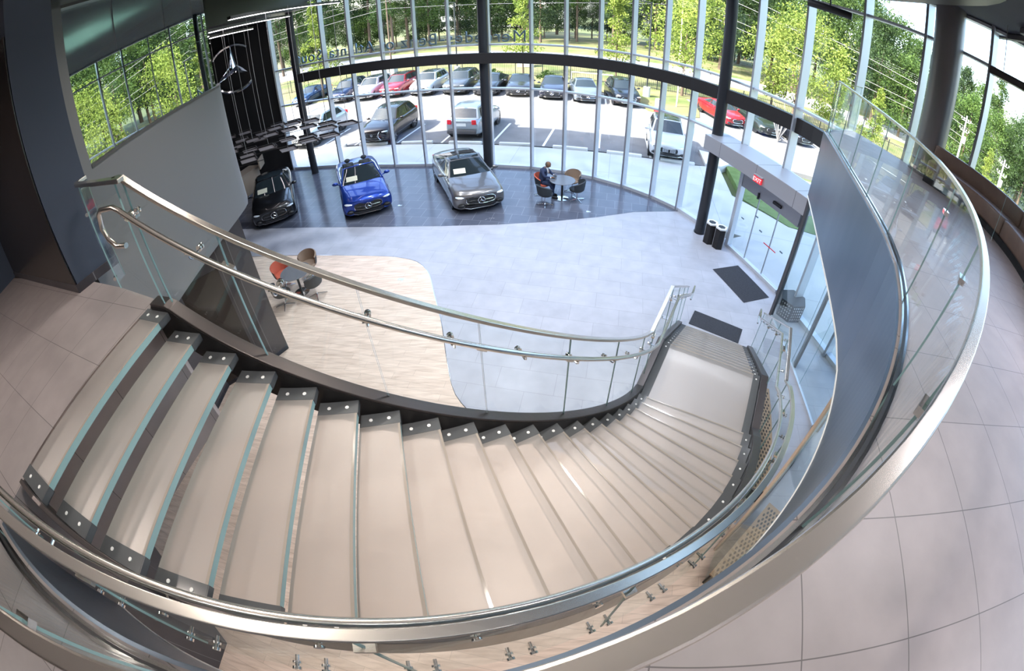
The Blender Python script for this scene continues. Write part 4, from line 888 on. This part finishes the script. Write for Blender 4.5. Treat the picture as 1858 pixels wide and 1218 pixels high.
def linelight(pts, label, w=.10, h=.09, g='line lights'):
    t = thing('line_light', label, 'light', pts[0], 0, g); P = [Vector(p) - Vector(pts[0]) for p in pts]
    MB().sweep(P, -w / 2, w / 2, 0, h).build('housing', M['black_steel'], t); MB().sweep(P, -w * .3, w * .3, -.012, 0).build('diffuser', M['led'], t)
    for p in (P[0].lerp(P[-1], .08), P[0].lerp(P[-1], .92)): MB().tube([p, p + Vector((0, 0, max(.05, ROOF - pts[0][2] if False else .1)))], .006, 5).build('hanger', M['wire'], t)
linelight([(-6.15, 9.9, 7.9), (-6.5, 19.0, 7.9)], 'longest line light, crossing in front of the glass wall beside the dark ceiling')
linelight([(-7.25, 10.4, 7.82), (-8.6, 18.6, 7.82)], 'line light next to the longest one, below the dark ceiling')
linelight([(-8.0, 10.6, 7.74), (-10.2, 18.2, 7.74)], 'line light between the short one and its longer neighbours, below the dark ceiling')
linelight([(-9.0, 11.2, 7.66), (-11.6, 16.2, 7.66)], 'short line light hanging just above the star emblem')
arc = resample([(7.3, 8.2, 8.72), (6.75, 6.5, 8.74), (6.15, 4.9, 8.78), (5.45, 3.6, 8.8), (4.9, 2.95, 8.8)], .3)
t = thing('curved_ceiling_light', 'long curved grey ceiling light above the leather bench', 'light', tuple(arc[0])); P = [p - arc[0] for p in arc]
MB().sweep(P, -.09, .09, 0, .14).build('housing', M['bronze'], t)
for p in (P[1], P[-2]): MB().tube([p + Vector((0, 0, .14)), p + Vector((0, 0, ROOF - 8.72))], .008, 6).build('hanger', M['wire'], t)
arc = resample([(7.75, 4.75, 8.18), (7.7, 3.6, 8.2), (7.4, 2.2, 8.2)], .3)
t = thing('curved_ceiling_light', 'shorter curved ceiling light at the window beyond the thick column', 'light', tuple(arc[0])); P = [p - arc[0] for p in arc]
MB().sweep(P, -.08, .08, 0, .14).build('housing', M['bronze'], t)
for p in (P[1], P[-2]): MB().tube([p + Vector((0, 0, .14)), p + Vector((0, 0, ROOF - 8.2))], .008, 6).build('hanger', M['wire'], t)
t = thing('ceiling_speaker', 'black tubular ceiling spotlight over the entrance', 'light', (6.5, 8.3, 8.12))
MB().tube([(-.35, .35, 0), (.35, -.35, 0)], .09, 16).build('body', M['black'], t, smooth=True); MB().tube([(0, 0, 0), (0, 0, ROOF - 8.12)], .02, 8).build('stem', M['black'], t)
for k, (x, y) in enumerate(((6.5, 2.0), (5.2, .6))):
    o = MB().sweep([Vector((x, y, 0)), Vector((x + 2.3, y + 3.4, 0))], -.04, .04, ROOF - .12, ROOF - .02).build('ceiling_track', M['panel_grey']); tag(o, ('grey ceiling track nearer the windows', 'grey ceiling track nearer the balcony')[k], 'track')
# ------------------------------------------------------------ bench upstairs
bf = resample([(7.36, 5.55, 0), (7.6, 5.05, 0), (7.76, 4.55, 0), (7.78, 4.05, 0), (7.45, 3.2, 0), (6.95, 2.45, 0), (6.45, 1.95, 0), (5.9, 1.5, 0)], .25)
t = thing('leather_bench', 'long curved brown leather banquette along the upper window wall', 'bench', (7.5, 4, ZU)); o_ = Vector((7.5, 4, 0)); P = [p - o_ for p in bf]
MB().sweep(P, .06, .52, .0, .13).build('plinth', M['black'], t)
SL = plen(P)[-1]; js = [0, SL * .42, SL * .74, SL]
for a, b in zip(js, js[1:]):
    MB().sweep(cut(P, a + .01, b - .01), .0, .52, .13, .46).build('seat', M['leather'], t, bevel=.05, smooth=True, ang=3)
    MB().sweep(cut(P, a + .012, b - .012), .44, .58, .38, .76).build('backrest', M['leather'], t, bevel=.04, smooth=True, ang=3)
for k, s in enumerate((SL * .42, SL * .74)):
    c_ = cut(bf, s, s + .02); tt = (c_[1] - c_[0]); tt.normalize(); nn = Vector((-tt.y, tt.x, 0)); g = thing('glass_divider', ('clear glass divider standing in the bench near the thick column', 'clear glass divider standing in the bench at its near seat')[k], 'divider', (c_[0].x, c_[0].y, ZU))
    glass_panel([nn * -.12, nn * .62], g, .02, 1.0); MB().box((nn.x * -.08, nn.y * -.08, .03), (.06, .03, .06), atan2(nn.y, nn.x)).build('foot', M['steel_bright'], g)
g = thing('glass_screen', 'low clear glass screen standing behind the bench back', 'screen', (7.9, 3.4, ZU)); MB()
glass_panel([p + Vector((7.5 - 7.9, 4 - 3.4, 0)) for p in [Vector(offset2([(q.x, q.y) for q in P], -.0)[i] + (0,)) + Vector((0, 0, 0)) for i in range(len(P))][6:]], g, .8, 1.12)
for o in g.children: o.location = (.45, -.35, 0)
# reception desk by the black wall
t = thing('reception_desk', 'beige desk with raised front beside the black wall, half hidden by the curved wall', 'desk', (-12.3, 18.2, 0), -.25)
MB().box((0, 0, .52), (.7, 1.8, 1.04)).build('body', M['wood_desk'], t, bevel=.01); MB().box((0, 0, 1.06), (.8, 1.95, .04)).build('worktop', M['wood_desk'], t); MB().box((.6, .9, 1.25), (.06, .9, .5), .5).build('screen', M['wood_desk'], t)
# ------------------------------------------------------------ dealership lettering outside the glass
sg = thing('wall_lettering', 'metal letters reading Mercedes-Benz of Atlanta South seen reversed through the glass', 'sign', (0, 0, 5.38))
wp = [Vector((x, y, 0)) for x, y in W[:9]][::-1]; wl = plen(wp)[-1]
s = .18; txt = 'Mercedes-Benz of Atlanta South'
wid = {'M': .60, 'e': .35, 'r': .26, 'c': .34, 'd': .38, 's': .31, '-': .26, 'B': .44, 'n': .38, 'z': .33, ' ': .22, 'o': .37, 'f': .24, 'A': .52, 't': .24, 'l': .18, 'a': .35, 'S': .42, 'u': .38, 'h': .38}
for chn in txt:
    w_ = wid[chn] * 1.10
    if chn != ' ':
        c_ = cut(wp, s + w_ / 2, s + w_ / 2 + .02); p = c_[0]; tt = (c_[1] - c_[0]).normalized(); nn = Vector((tt.y, -tt.x, 0)); p = p + nn * .16
        text_mesh(chn, .72, .03, 'letter', M['sign'], sg, (p.x, p.y, 0), (pi / 2, 0, atan2(tt.y, tt.x)))
    s += w_
# ------------------------------------------------------------ outside ground
stp = [(-10.13, 23.42), (-8.52, 23.09), (-7.71, 22.91), (-6.09, 22.53), (-5.28, 22.34), (-3.64, 22.0), (-2.8, 21.75), (-1.19, 21.4), (-.36, 21.18), (1.17, 20.9), (2.12, 20.62), (3.7, 20.25), (4.55, 20.01), (6.13, 19.63), (6.98, 19.42), (8.58, 19.06)]
def gnd(name, poly, z0, z1, m): return struct(MB().prism(poly, z0, z1).build(name, m))
gnd('ground', [(-140, -60), (140, -60), (200, 200), (-200, 200)], -.6, -.25, M['forest_floor'])
gnd('parking_lot', [(-60, 22), (-11, 23.8), (9.2, 19.1), (9.7, 21.4), (17, 19.5), (60, 8), (60, 30), (40, 38), (-60, 46)], -.3, -.02, M['asphalt'])
gnd('pavement', [(W[i][0], W[i][1] + .05) for i in range(0, 15)] + [(9.1, 11.9), (10.6, 13.5), (9.1, 15.9), (9.84, 18.9), (9.15, 19.05), (8.58, 19.02), (-10.13, 23.36), (-30, 28), (-30, 20)], -.3, .0, M['concrete'])
gnd('pavement', [(7.05, 12.2), (10.6, 13.5), (22, 9), (22, -8), (8.4, -8), (8.9, 1), (8.1, 6.7), (7.5, 10.4)], -.3, -.002, M['concrete'])
gnd('lawn', [(9.5, 15.5), (10.6, 13.5), (22, 9), (24, 14), (15, 17.5), (10.4, 19.4)], -.3, .03, M['lawn'])
gnd('kerb', [(9.15, 19.1), (9.9, 18.9), (10.9, 19.6), (15.5, 17.9), (15.6, 18.2), (10.8, 20.4), (9.62, 21.1)], -.3, .12, M['kerb'])
gnd('grass', [(-80, 50), (-40, 44), (-22, 39.5), (-14.6, 37.3), (-14.5, 39.6), (8.8, 33.6), (9.2, 29.0), (10.5, 28.2), (12.7, 28.5), (13.6, 30.8), (13.9, 34.5), (40, 27.5), (60, 22), (60, 34), (19, 45.2), (4.6, 49.5), (-17, 56), (-80, 72)], -.3, .03, M['grass'])
gnd('road', [(-110, 82), (-17, 56), (4.6, 49.5), (19, 45.2), (60, 34), (70, 42), (22, 53.5), (6, 59), (-18, 68), (-110, 100)], -.3, .0, M['road'])
gnd('grass', [(-110, 100), (-18, 68), (6, 59), (22, 53.5), (70, 42), (90, 60), (10, 100), (-130, 130)], -.3, .04, M['grass'])
mb = MB()
for a, b in (((-12.8, 24.2), (-12.0, 27.5)), ((-10.34, 23.58), (-9.5, 26.9)), ((-8.06, 23.11), (-7.15, 26.5)), ((-5.59, 22.64), (-4.65, 25.9)), ((-3.21, 22.0), (-2.3, 25.5)), ((-.66, 21.7), (.22, 25.01)), ((1.69, 20.89), (2.65, 24.42)), ((4.31, 20.71), (4.98, 23.83)), ((6.58, 19.68), (7.35, 23.33)),
             ((-5.02, 32.2), (-4.0, 36.0)), ((-2.74, 31.69), (-1.8, 35.4)), ((-.43, 30.94), (.5, 34.7)), ((1.92, 30.4), (2.7, 34.2)), ((4.11, 29.6), (5.0, 33.27)), ((6.4, 29.12), (7.1, 32.9)), ((-7.6, 33.0), (-6.6, 36.6)), ((-9.95, 33.6), (-9.0, 37.2)), ((-12.2, 34.2), (-11.3, 37.8)), ((15.39, 28.8), (15.14, 25.8)), ((18.3, 27.6), (18.2, 24.8)), ((20.8, 26.6), (20.7, 24.0))):
    mb.sweep([Vector((*a, 0)), Vector((*b, 0))], -.055, .055, -.02, -.012)
o = mb.build('parking_lines', M['line']); o['kind'] = 'structure'
lbs = ['concrete wheel stop in front of the white coupe', 'concrete wheel stop in front of the dark brown car', 'concrete wheel stop between the brown car and the silver hatchback', 'concrete wheel stop behind the silver hatchback', 'concrete wheel stop in the empty bay right of the silver hatchback', 'concrete wheel stop in the middle empty bay', 'concrete wheel stop in the empty bay left of the white kidney grille car', 'concrete wheel stop in front of the white kidney grille car']
for k in range(8):
    a, b = Vector((*stp[2 * k], 0)), Vector((*stp[2 * k + 1], 0)); l = (b - a).length
    o = MB().prism([(-l / 2, -.09), (l / 2, -.09), (l / 2, .09), (-l / 2, .09)], -.02, .13).build('wheel_stop', M['kerb'], bevel=.03); o.location = ((a + b) / 2); o.location.z = .0; o.rotation_euler = (0, 0, atan2(b.y - a.y, b.x - a.x)); tag(o, lbs[k], 'wheel stop', 'wheel stops along the pavement')
# fence
FP = [(-34, 49.5), (-21.6, 46.2), (-13, 44.2), (-6.25, 42.6), (.35, 40.9), (6.65, 38.6), (10.7, 37.3), (16.4, 35.2), (26, 32), (36, 28.5), (46, 24.5)]
t = thing('fence', 'long black picket fence behind the parked cars', 'fence', (0, 41, 0)); FPs = [Vector((x, y - 41, 0)) for x, y in FP]; L_ = plen(FPs)[-1]; s = 0; i = 0
while s < L_ - 2.4:
    c_ = cut(FPs, s, s + 2.4); mb = MB().sweep([c_[0], c_[-1]], -.015, .015, .12, .16).sweep([c_[0], c_[-1]], -.015, .015, 1.2, 1.24)
    for k in range(15): p = c_[0].lerp(c_[-1], k / 15); mb.box((p.x, p.y, .68), (.018, .018, 1.36))
    mb.build('fence_panel', M['pole'], t)
    MB().box((c_[0].x, c_[0].y, .75), (.07, .07, 1.5)).build('post', M['pole'], t); s += 2.4
# lamp posts, utility poles, cables
def lamp(x, y, h, lb):
    t = thing('street_lamp', lb, 'street lamp', (x, y, 0), 0, 'parking lot lamp posts'); MB().lathe((0, 0, 0), [(0, 0), (.28, 0), (.26, .8), (0, .8)], 16).build('base', M['planter'], t, smooth=True)
    MB().tube([(0, 0, .7), (0, 0, h)], .07, 8).build('pole', M['pole'], t); MB().box((-.45, 0, h), (1.0, .3, .07)).build('lamp_head', M['pole'], t); return t
lamp(10.4, 33.6, 7.6, 'black lamp post on a white base beside the last parked car'); lamp(-4.3, 43.2, 7.2, 'black lamp post behind the fence, above the grey sport utility car'); lamp(-16.8, 41.8, 7.3, 'black lamp post on a white base behind the young tree'); lamp(24.6, 33.4, 7.2, 'black lamp post beyond the entrance portal')
def upole(x, y, h, lb, m):
    t = thing('utility_pole', lb, 'utility pole', (x, y, 0), radians(-15)); MB().tube([(0, 0, 0), (0, 0, h)], [.13, .08], 8).build('pole', m, t)
    for z in (h - .6, h - 1.7): MB().box((0, 0, z), (.06, 1.4, .07)).build('crossarm', m, t)
    for z in (h - .5, h - 1.6):
        for yy in (-.85, -.4, .4, .85): MB().cyl((0, yy, z), .05, .22, 8).build('insulator', M['white'], t)
    MB().cyl((.3, 0, h - 3), .22, .8, 12).build('transformer', M['planter'], t); return t
U = [(-13.3 * 1.0, 55, 12.5), (22, 57, 15.0), (43, 36.2, 8.4), (41, 27.3, 7.6), (52, 22, 8.0)]
upole(-13.3, 55.5, 12.5, 'dark timber utility pole among the trees, seen above the lettering', M['bark']); upole(21.5, 56.5, 14, 'pale timber utility pole with a street light arm', M['timber'])
upole(43, 36.2, 8.3, 'white utility pole left of the thick column', M['white']); upole(43.5, 28.8, 7.3, 'white utility pole right of the thick column', M['white']); upole(47, 24.5, 5.5, 'small white utility pole at the window edge beyond the bench', M['white'])
cab = MB()
wires = [[(-60, 62, 11.3), (-13.3, 55.5, 11.9), (21.5, 56.5, 13.3), (43, 36.2, 7.7), (60, 20, 8)], [(-60, 62, 9.6), (-13.3, 55.5, 10.4), (21.5, 56.5, 11.9), (43, 36.2, 6.8), (60, 20, 7)], [(-60, 61, 7.8), (-13.3, 55.4, 8.4), (21.5, 56.4, 9.2), (43, 36, 5.4), (60, 20, 6)], [(-60, 60, 6.9), (-13.3, 55.3, 7.4), (21.5, 56.3, 8.3), (43, 36, 4.6), (60, 20, 5)]]
for w_ in wires:
    pts = []
    for a, b in zip(w_, w_[1:]):
        for k in range(12): f = k / 12; pts.append((lerp(a[0], b[0], f), lerp(a[1], b[1], f), lerp(a[2], b[2], f) - 1.1 * 4 * f * (1 - f)))
    cab.tube(pts, .035, 4)
o = cab.build('power_lines', M['wire']); tag(o, 'overhead cables running past the trees above the road', 'cable')
# office block beyond the road
t = thing('office_building', 'white office block with dark window bands glimpsed between the tree trunks', 'building', (-2, 122, 0), -.15)
MB().box((0, 0, 6), (34, 12, 12)).build('wall', M['white'], t)
for z in (1.6, 4.6, 7.6, 10.4):
    for k in range(8): MB().box((-14.7 + k * 4.2, -6.03, z), (3.6, .1, 1.3)).build('window', M['car_glass'], t)
t = thing('utility_box', 'beige utility cabinet behind the fence, above the pale silver car', 'cabinet', (-12.2, 47.5, 0), -.2); MB().box((0, 0, .75), (2.6, 1.0, 1.5)).build('body', M['planter'], t); MB().box((0, -.51, .75), (.03, .02, 1.4)).build('door_gap', M['black'], t)
t = thing('stone_bin', 'grey tapered stone block on the grass behind the fence', 'block', (2.0, 46.5, 0)); MB().prism([(-.8, -.5), (.8, -.5), (.8, .5), (-.8, .5)], 0, 1.0).build('body', M['planter'], t)
t = thing('bollard', 'white bollard with a red foot at the end of the fence row', 'bollard', (9.75, 28.9, 0)); MB().cyl((0, 0, .12), .16, .8, 14).build('post', M['white'], t); MB().cyl((0, 0, 0), .2, .22, 14).build('foot', M['tail'], t)
# ------------------------------------------------------------ vegetation
random.seed(11)
def leafmesh(name, n, shape, size, clumps, m):
    vs = []; fs = []; cl = []
    for k in range(clumps):
        p = shape(random.random(), random.random(), random.random()); cl.append(p)
    for k in range(n):
        c_ = random.choice(cl); rr = c_[3]; d = Vector((random.gauss(0, 1), random.gauss(0, 1), random.gauss(0, .8))); d = d.normalized() * (random.random() ** .4) * rr
        p = Vector(c_[:3]) + d; u = Vector((random.gauss(0, 1), random.gauss(0, 1), random.gauss(0, .7))).normalized(); w = u.orthogonal().normalized(); w = Matrix.Rotation(random.random() * 6.28, 3, u) @ w
        s_ = size * random.uniform(.6, 1.3); q = u.cross(w); o = len(vs)
        vs += [p - w * s_ - q * s_ * .35, p + q * s_ * .5, p + w * s_ + q * .1 * s_, p - q * s_ * .55]; fs.append((o, o + 1, o + 2, o + 3))
    me = bpy.data.meshes.new(name); me.from_pydata([tuple(v) for v in vs], [], fs); me.materials.append(m); return me
def shp_round(h0, h1, R):
    def f(a, b, c):
        z = lerp(h0, h1, a); k = sin(pi * min(1, max(0, (a * .86 + .10)))) ** .7; r = R * k * sqrt(b); th = c * 2 * pi; return (r * cos(th), r * sin(th), z, R * random.uniform(.22, .36))
    return f
def shp_pine(h0, h1, R):
    def f(a, b, c):
        z = lerp(h0, h1, a); r = R * (1 - a * .75) * (b ** .5); th = c * 2 * pi; return (r * cos(th), r * sin(th), z, R * random.uniform(.20, .34))
    return f
def shp_cone(h0, h1, R):
    def f(a, b, c):
        z = lerp(h0, h1, a); r = R * (1 - a) ** .8 * b; th = c * 2 * pi; return (r * cos(th), r * sin(th), z, R * random.uniform(.2, .35) * (1.1 - a * .6))
    return f
def tree(me, th, tr, loc, label, name='tree', cat='tree', group=None, sc=(1, 1, 1), rz=0, limbs=5, lean=0):
    t = thing(name, label, cat, loc, rz, group); t.scale = sc
    o = bpy.data.objects.new('crown', me); COL.objects.link(o); o.parent = t; o['kind'] = 'stuff'
    mb = MB().tube([(0, 0, -.2), (lean * .3, .05, th * .4), (lean, 0, th)], [tr, tr * .75, tr * .25], 8)
    for k in range(limbs):
        a = k * 2.4; z = th * (.4 + .1 * k); mb.tube([(lean * .5, 0, z), (cos(a) * th * .12, sin(a) * th * .12, z + th * .12)], [tr * .4, tr * .12], 5)
    mb.build('trunk', M['bark'], t); return t
P1 = [leafmesh('crown_round', 11000, shp_round(3.5, 17, 5.2), .19, 110, M['leaf_dark']), leafmesh('crown_round', 11000, shp_round(2, 15, 5.5), .19, 110, M['leaf_mid']), leafmesh('crown_round', 11000, shp_round(5, 20, 4.6), .18, 110, M['leaf_mid'])]
P2 = [leafmesh('crown_pine', 8000, shp_pine(7, 21, 4.2), .18, 80, M['leaf_dark']), leafmesh('crown_pine', 7000, shp_pine(9, 23, 3.8), .18, 60, M['leaf_mid'])]
P3 = [leafmesh('crown_young', 3600, shp_cone(1.6, 7.4, 1.7), .09, 70, M['leaf_light']), leafmesh('crown_young', 3600, shp_cone(1.4, 6.2, 1.5), .09, 60, M['leaf_light']), leafmesh('crown_low', 6500, shp_round(1.8, 4.8, 2.3), .06, 60, M['leaf_light'])]
P4 = [leafmesh('bush', 700, shp_round(.1, .8, .55), .07, 14, M['leaf_mid'])]
g = 'woodland trees beyond the road'
def tlab(kind, az, extra): return kind
spots = []
k = 0
# woodland belt: azimuth range -30..75 deg, distance varies
for row, (d0, step, hs) in enumerate(((66, 4.6, .86), (78, 5.2, 1.0), (92, 5.8, 1.12))):
    az = -31 + row * 1.3
    while az < 84:
        d = d0 + random.uniform(-3, 3)
        if az > 35: d = d0 - (az - 35) * .28
        if row == 0 and az < 24 and random.random() < .15: az += step; continue
        if row == 0 and az < 24: d += 8
        spots.append((az, d, hs * (1.0 if az < 30 else (1.02 if az < 48 else .82)), row)); az += step * random.uniform(.75, 1.15)
for k in range(34): spots.append((-30 + k * 1.75 + random.uniform(-.5, .5), random.uniform(80, 88), .52, 5))
LM = [(-99, 'the black wall'), (-25, 'the column nearest the emblem'), (-2.5, 'the middle column'), (26.5, 'the entrance column'), (53, 'the thick upstairs column')]
ORD = 'first second third fourth fifth sixth seventh eighth ninth tenth eleventh twelfth thirteenth fourteenth fifteenth sixteenth'.split()
RN = {0: 'front', 1: 'middle', 2: 'back', 5: 'lowest'}; cnt_ = {}
for az, d, hs, row in sorted(spots):
    pine = row != 5 and (az < 22 and random.random() < .62) or random.random() < .12
    if row == 5: pine = False
    me = random.choice(P2) if pine else random.choice(P1); s_ = hs * random.uniform(.86, 1.1)
    x, y = d * sin(radians(az)), d * cos(radians(az)); lm = [n_ for a_, n_ in LM if az >= a_][-1]; kd = 'low bushy tree' if row == 5 else 'tall pine' if pine else 'broad leafy tree'
    cnt_[kd, row, lm] = cnt_.get((kd, row, lm), 0) + 1
    tree(me, 17 if pine else 12, .28, (x, y, -.1), '%s %s of the %s woodland row, counting from %s' % (ORD[min(15, cnt_[kd, row, lm] - 1)], kd, RN[row], lm), group=g, sc=(s_, s_, s_ * (.95 if pine else 1.0)), rz=random.random() * 6, lean=random.uniform(-.6, .6), limbs=4)
def young(az, d, i, s_, lb):
    x, y = d * sin(radians(az)), d * cos(radians(az)); tree(P3[i], 5.0 if i < 2 else 3.0, .07, (x, y, 0), lb, name='young_tree', sc=(s_, s_, s_), rz=az)
young(-22.0, 42.5, 0, 1.25, 'young yellow green tree behind the lettering next to the slim column by the black wall')
young(2.2, 41.5, 0, 1.2, 'young yellow green tree above the fence right of the middle column')
young(13.4, 39.0, 0, 1.25, 'young yellow green tree above the last dark parked car')
young(21.5, 38.0, 2, 1.9, 'round yellow green tree left of the column at the entrance')
young(32.5, 40, 1, 1.35, 'tall pale green young tree right of the column at the entrance')
young(35.2, 36, 2, 1.9, 'spreading yellow green tree above the steel beam at the entrance')
young(40.2, 38, 1, 1.25, 'slender young tree behind the lamp post beyond the portal')
young(45.5, 40, 1, .95, 'young tree seen through the balcony end glass')
young(53.5, 47, 0, .95, 'pale young tree right of the thick column'); young(60.5, 42, 0, .8, 'pale young tree low in the window beyond the bench'); young(62.5, 34, 2, .8, 'yellow green tree behind the low glass screen of the bench')
t = thing('bare_tree', 'small bare branching tree in the kerbed bed beyond the portal', 'tree', (17.2, 25.4, 0))
mb = MB()
for k in range(9):
    a = k * .7; mb.tube([(0, 0, 0), (.25 * cos(a), .25 * sin(a), .7), (.8 * cos(a), .8 * sin(a), 1.7 + .1 * (k % 3)), (1.2 * cos(a + .3), 1.2 * sin(a + .3), 2.5)], [.05, .04, .025, .01], 5)
mb.build('branches', M['wire'], t)
t = thing('bare_tree', 'small bare tree with pale stems on the dry lawn by the fence', 'tree', (11.9, 31.0, 0)); mb = MB().tube([(0, 0, 0), (0, 0, 2.0)], .06, 6)
for k in range(9): a = k * .75; mb.tube([(0, 0, 1.2 + .1 * k), (.5 * cos(a), .5 * sin(a), 2.2 + .1 * k), (.8 * cos(a), .8 * sin(a), 3.1)], [.03, .02, .008], 4)
mb.build('branches', M['timber'], t)
for x, y, lb in ((-.9, 38.8, 'small round shrub between the dark sedan and the black-topped coupe'), (3.3, 37.6, 'small round shrub between the black-topped coupe and the dark blue grey sedan')):
    o = bpy.data.objects.new('shrub', P4[0]); COL.objects.link(o); o.location = (x, y, 0); o.scale = (1.3, 1.3, 1.2); tag(o, lb, 'shrub')
t = thing('pipe_rail', 'white tubular barrier on the grass in front of the fence', 'barrier', (6.9, 37.2, 0)); MB().tube([(-1.6, .45, 0), (-1.6, .45, .95), (1.6, -.45, .95), (1.6, -.45, 0)], .045, 8).build('rail', M['white'], t)
# ------------------------------------------------------------ light and camera
wrd = bpy.data.worlds.new('sky'); S.world = wrd; wrd.use_nodes = True; nt = wrd.node_tree; bg = nt.nodes['Background']
sk = nt.nodes.new('ShaderNodeTexSky'); sk.sky_type = 'NISHITA'; sk.sun_disc = False; sk.sun_elevation = radians(44); sk.sun_rotation = radians(250); sk.air_density = 1.; sk.dust_density = 2.5; sk.ozone_density = 1.
nt.links.new(sk.outputs[0], bg.inputs[0]); bg.inputs[1].default_value = .7
def light(kind, name, loc, energy, size=1, col=(1, 1, 1), rot=(0, 0, 0), sy=None):
    l = bpy.data.lights.new(name, kind); l.energy = energy; l.color = col
    if kind == 'AREA':
        l.size = size
        if sy: l.shape = 'RECTANGLE'; l.size_y = sy
    o = bpy.data.objects.new(name, l); COL.objects.link(o); o.location = loc; o.rotation_euler = rot; return o
sun = light('SUN', 'sun', (0, 0, 30), 13, col=(1, .95, .88)); sun.data.angle = .01
sun.rotation_euler = Vector((1.0, .35, -1.0)).to_track_quat('-Z', 'Y').to_euler()
def down(x, y, e, c):
    o = light('SPOT', 'fill_spot', (x, y, 9.18), e, col=c); o.data.spot_size = 2.5; o.data.spot_blend = .8; o.data.shadow_soft_size = .35; return o  # added fill spots for the interior, no ceiling fixtures behind them
for x, y in ((-4, 15), (0, 14.5), (4, 12.5), (-5, 11), (-.5, 10), (4.5, 8.5)): down(x, y, 900, (.82, .89, 1))
for x, y, e in ((-2.6, 4.6, 330), (1.4, 5.0, 660), (-.2, 1.8, 620)): down(x, y, e, (1, .92, .84))
for x, y in ((4.6, 1.2), (3.0, -3.2), (6.6, -2.0), (.2, -4)): down(x, y, 430, (.97, .93, 1))
for x, y in ((-5.2, .6), (-8, -2.5)): down(x, y, 330, (1, .88, .80))
for x, y in ((-3.4, -1.0), (-1.2, -1.6), (1.4, -1.3), (3.6, .2), (5.2, 2.2)):  # added warm fill below the gallery to brighten the oak floor
    o = down(x, y, 120, (1, .90, .82)); o.location.z = 4.12; o.data.shadow_soft_size = .1
o = light('AREA', 'office_fill', (-7, 6, 8.2), 60, 1.6, (.9, 1, .97)); o.rotation_euler = (pi, 0, 0)  # added upward fill that brightens the office ceiling behind the tinted glass
cam = bpy.data.cameras.new('camera'); cam.type = 'PANO'; cam.panorama_type = 'FISHEYE_EQUISOLID'; cam.fisheye_lens = 840.8 / 1858 * 36; cam.sensor_width = 36; cam.fisheye_fov = 3.6; cam.clip_start = .02; cam.clip_end = 500
co = bpy.data.objects.new('camera', cam); COL.objects.link(co)
PI_, RO = .7408, .0268
v = Vector((-sin(RO) * cos(PI_), cos(RO) * cos(PI_), sin(PI_))); fw = Vector((0, 0, -1)); yw = (fw - v * fw.dot(v)).normalized(); xw = yw.cross(v)
R3 = Matrix((xw, yw, v)); co.matrix_world = Matrix.Translation((0, 0, CH)) @ R3.to_4x4(); S.camera = co
S.view_settings.view_transform = 'Standard'; S.view_settings.look = 'None'; S.view_settings.exposure = .62; S.view_settings.gamma = 1; S.view_settings.use_curve_mapping = False
S.cycles.max_bounces = 10; S.cycles.transparent_max_bounces = 24; S.cycles.diffuse_bounces = 4; S.cycles.glossy_bounces = 4; S.cycles.caustics_reflective = False; S.cycles.caustics_refractive = False
S.cycles.use_denoising = True; S.cycles.sample_clamp_indirect = 8
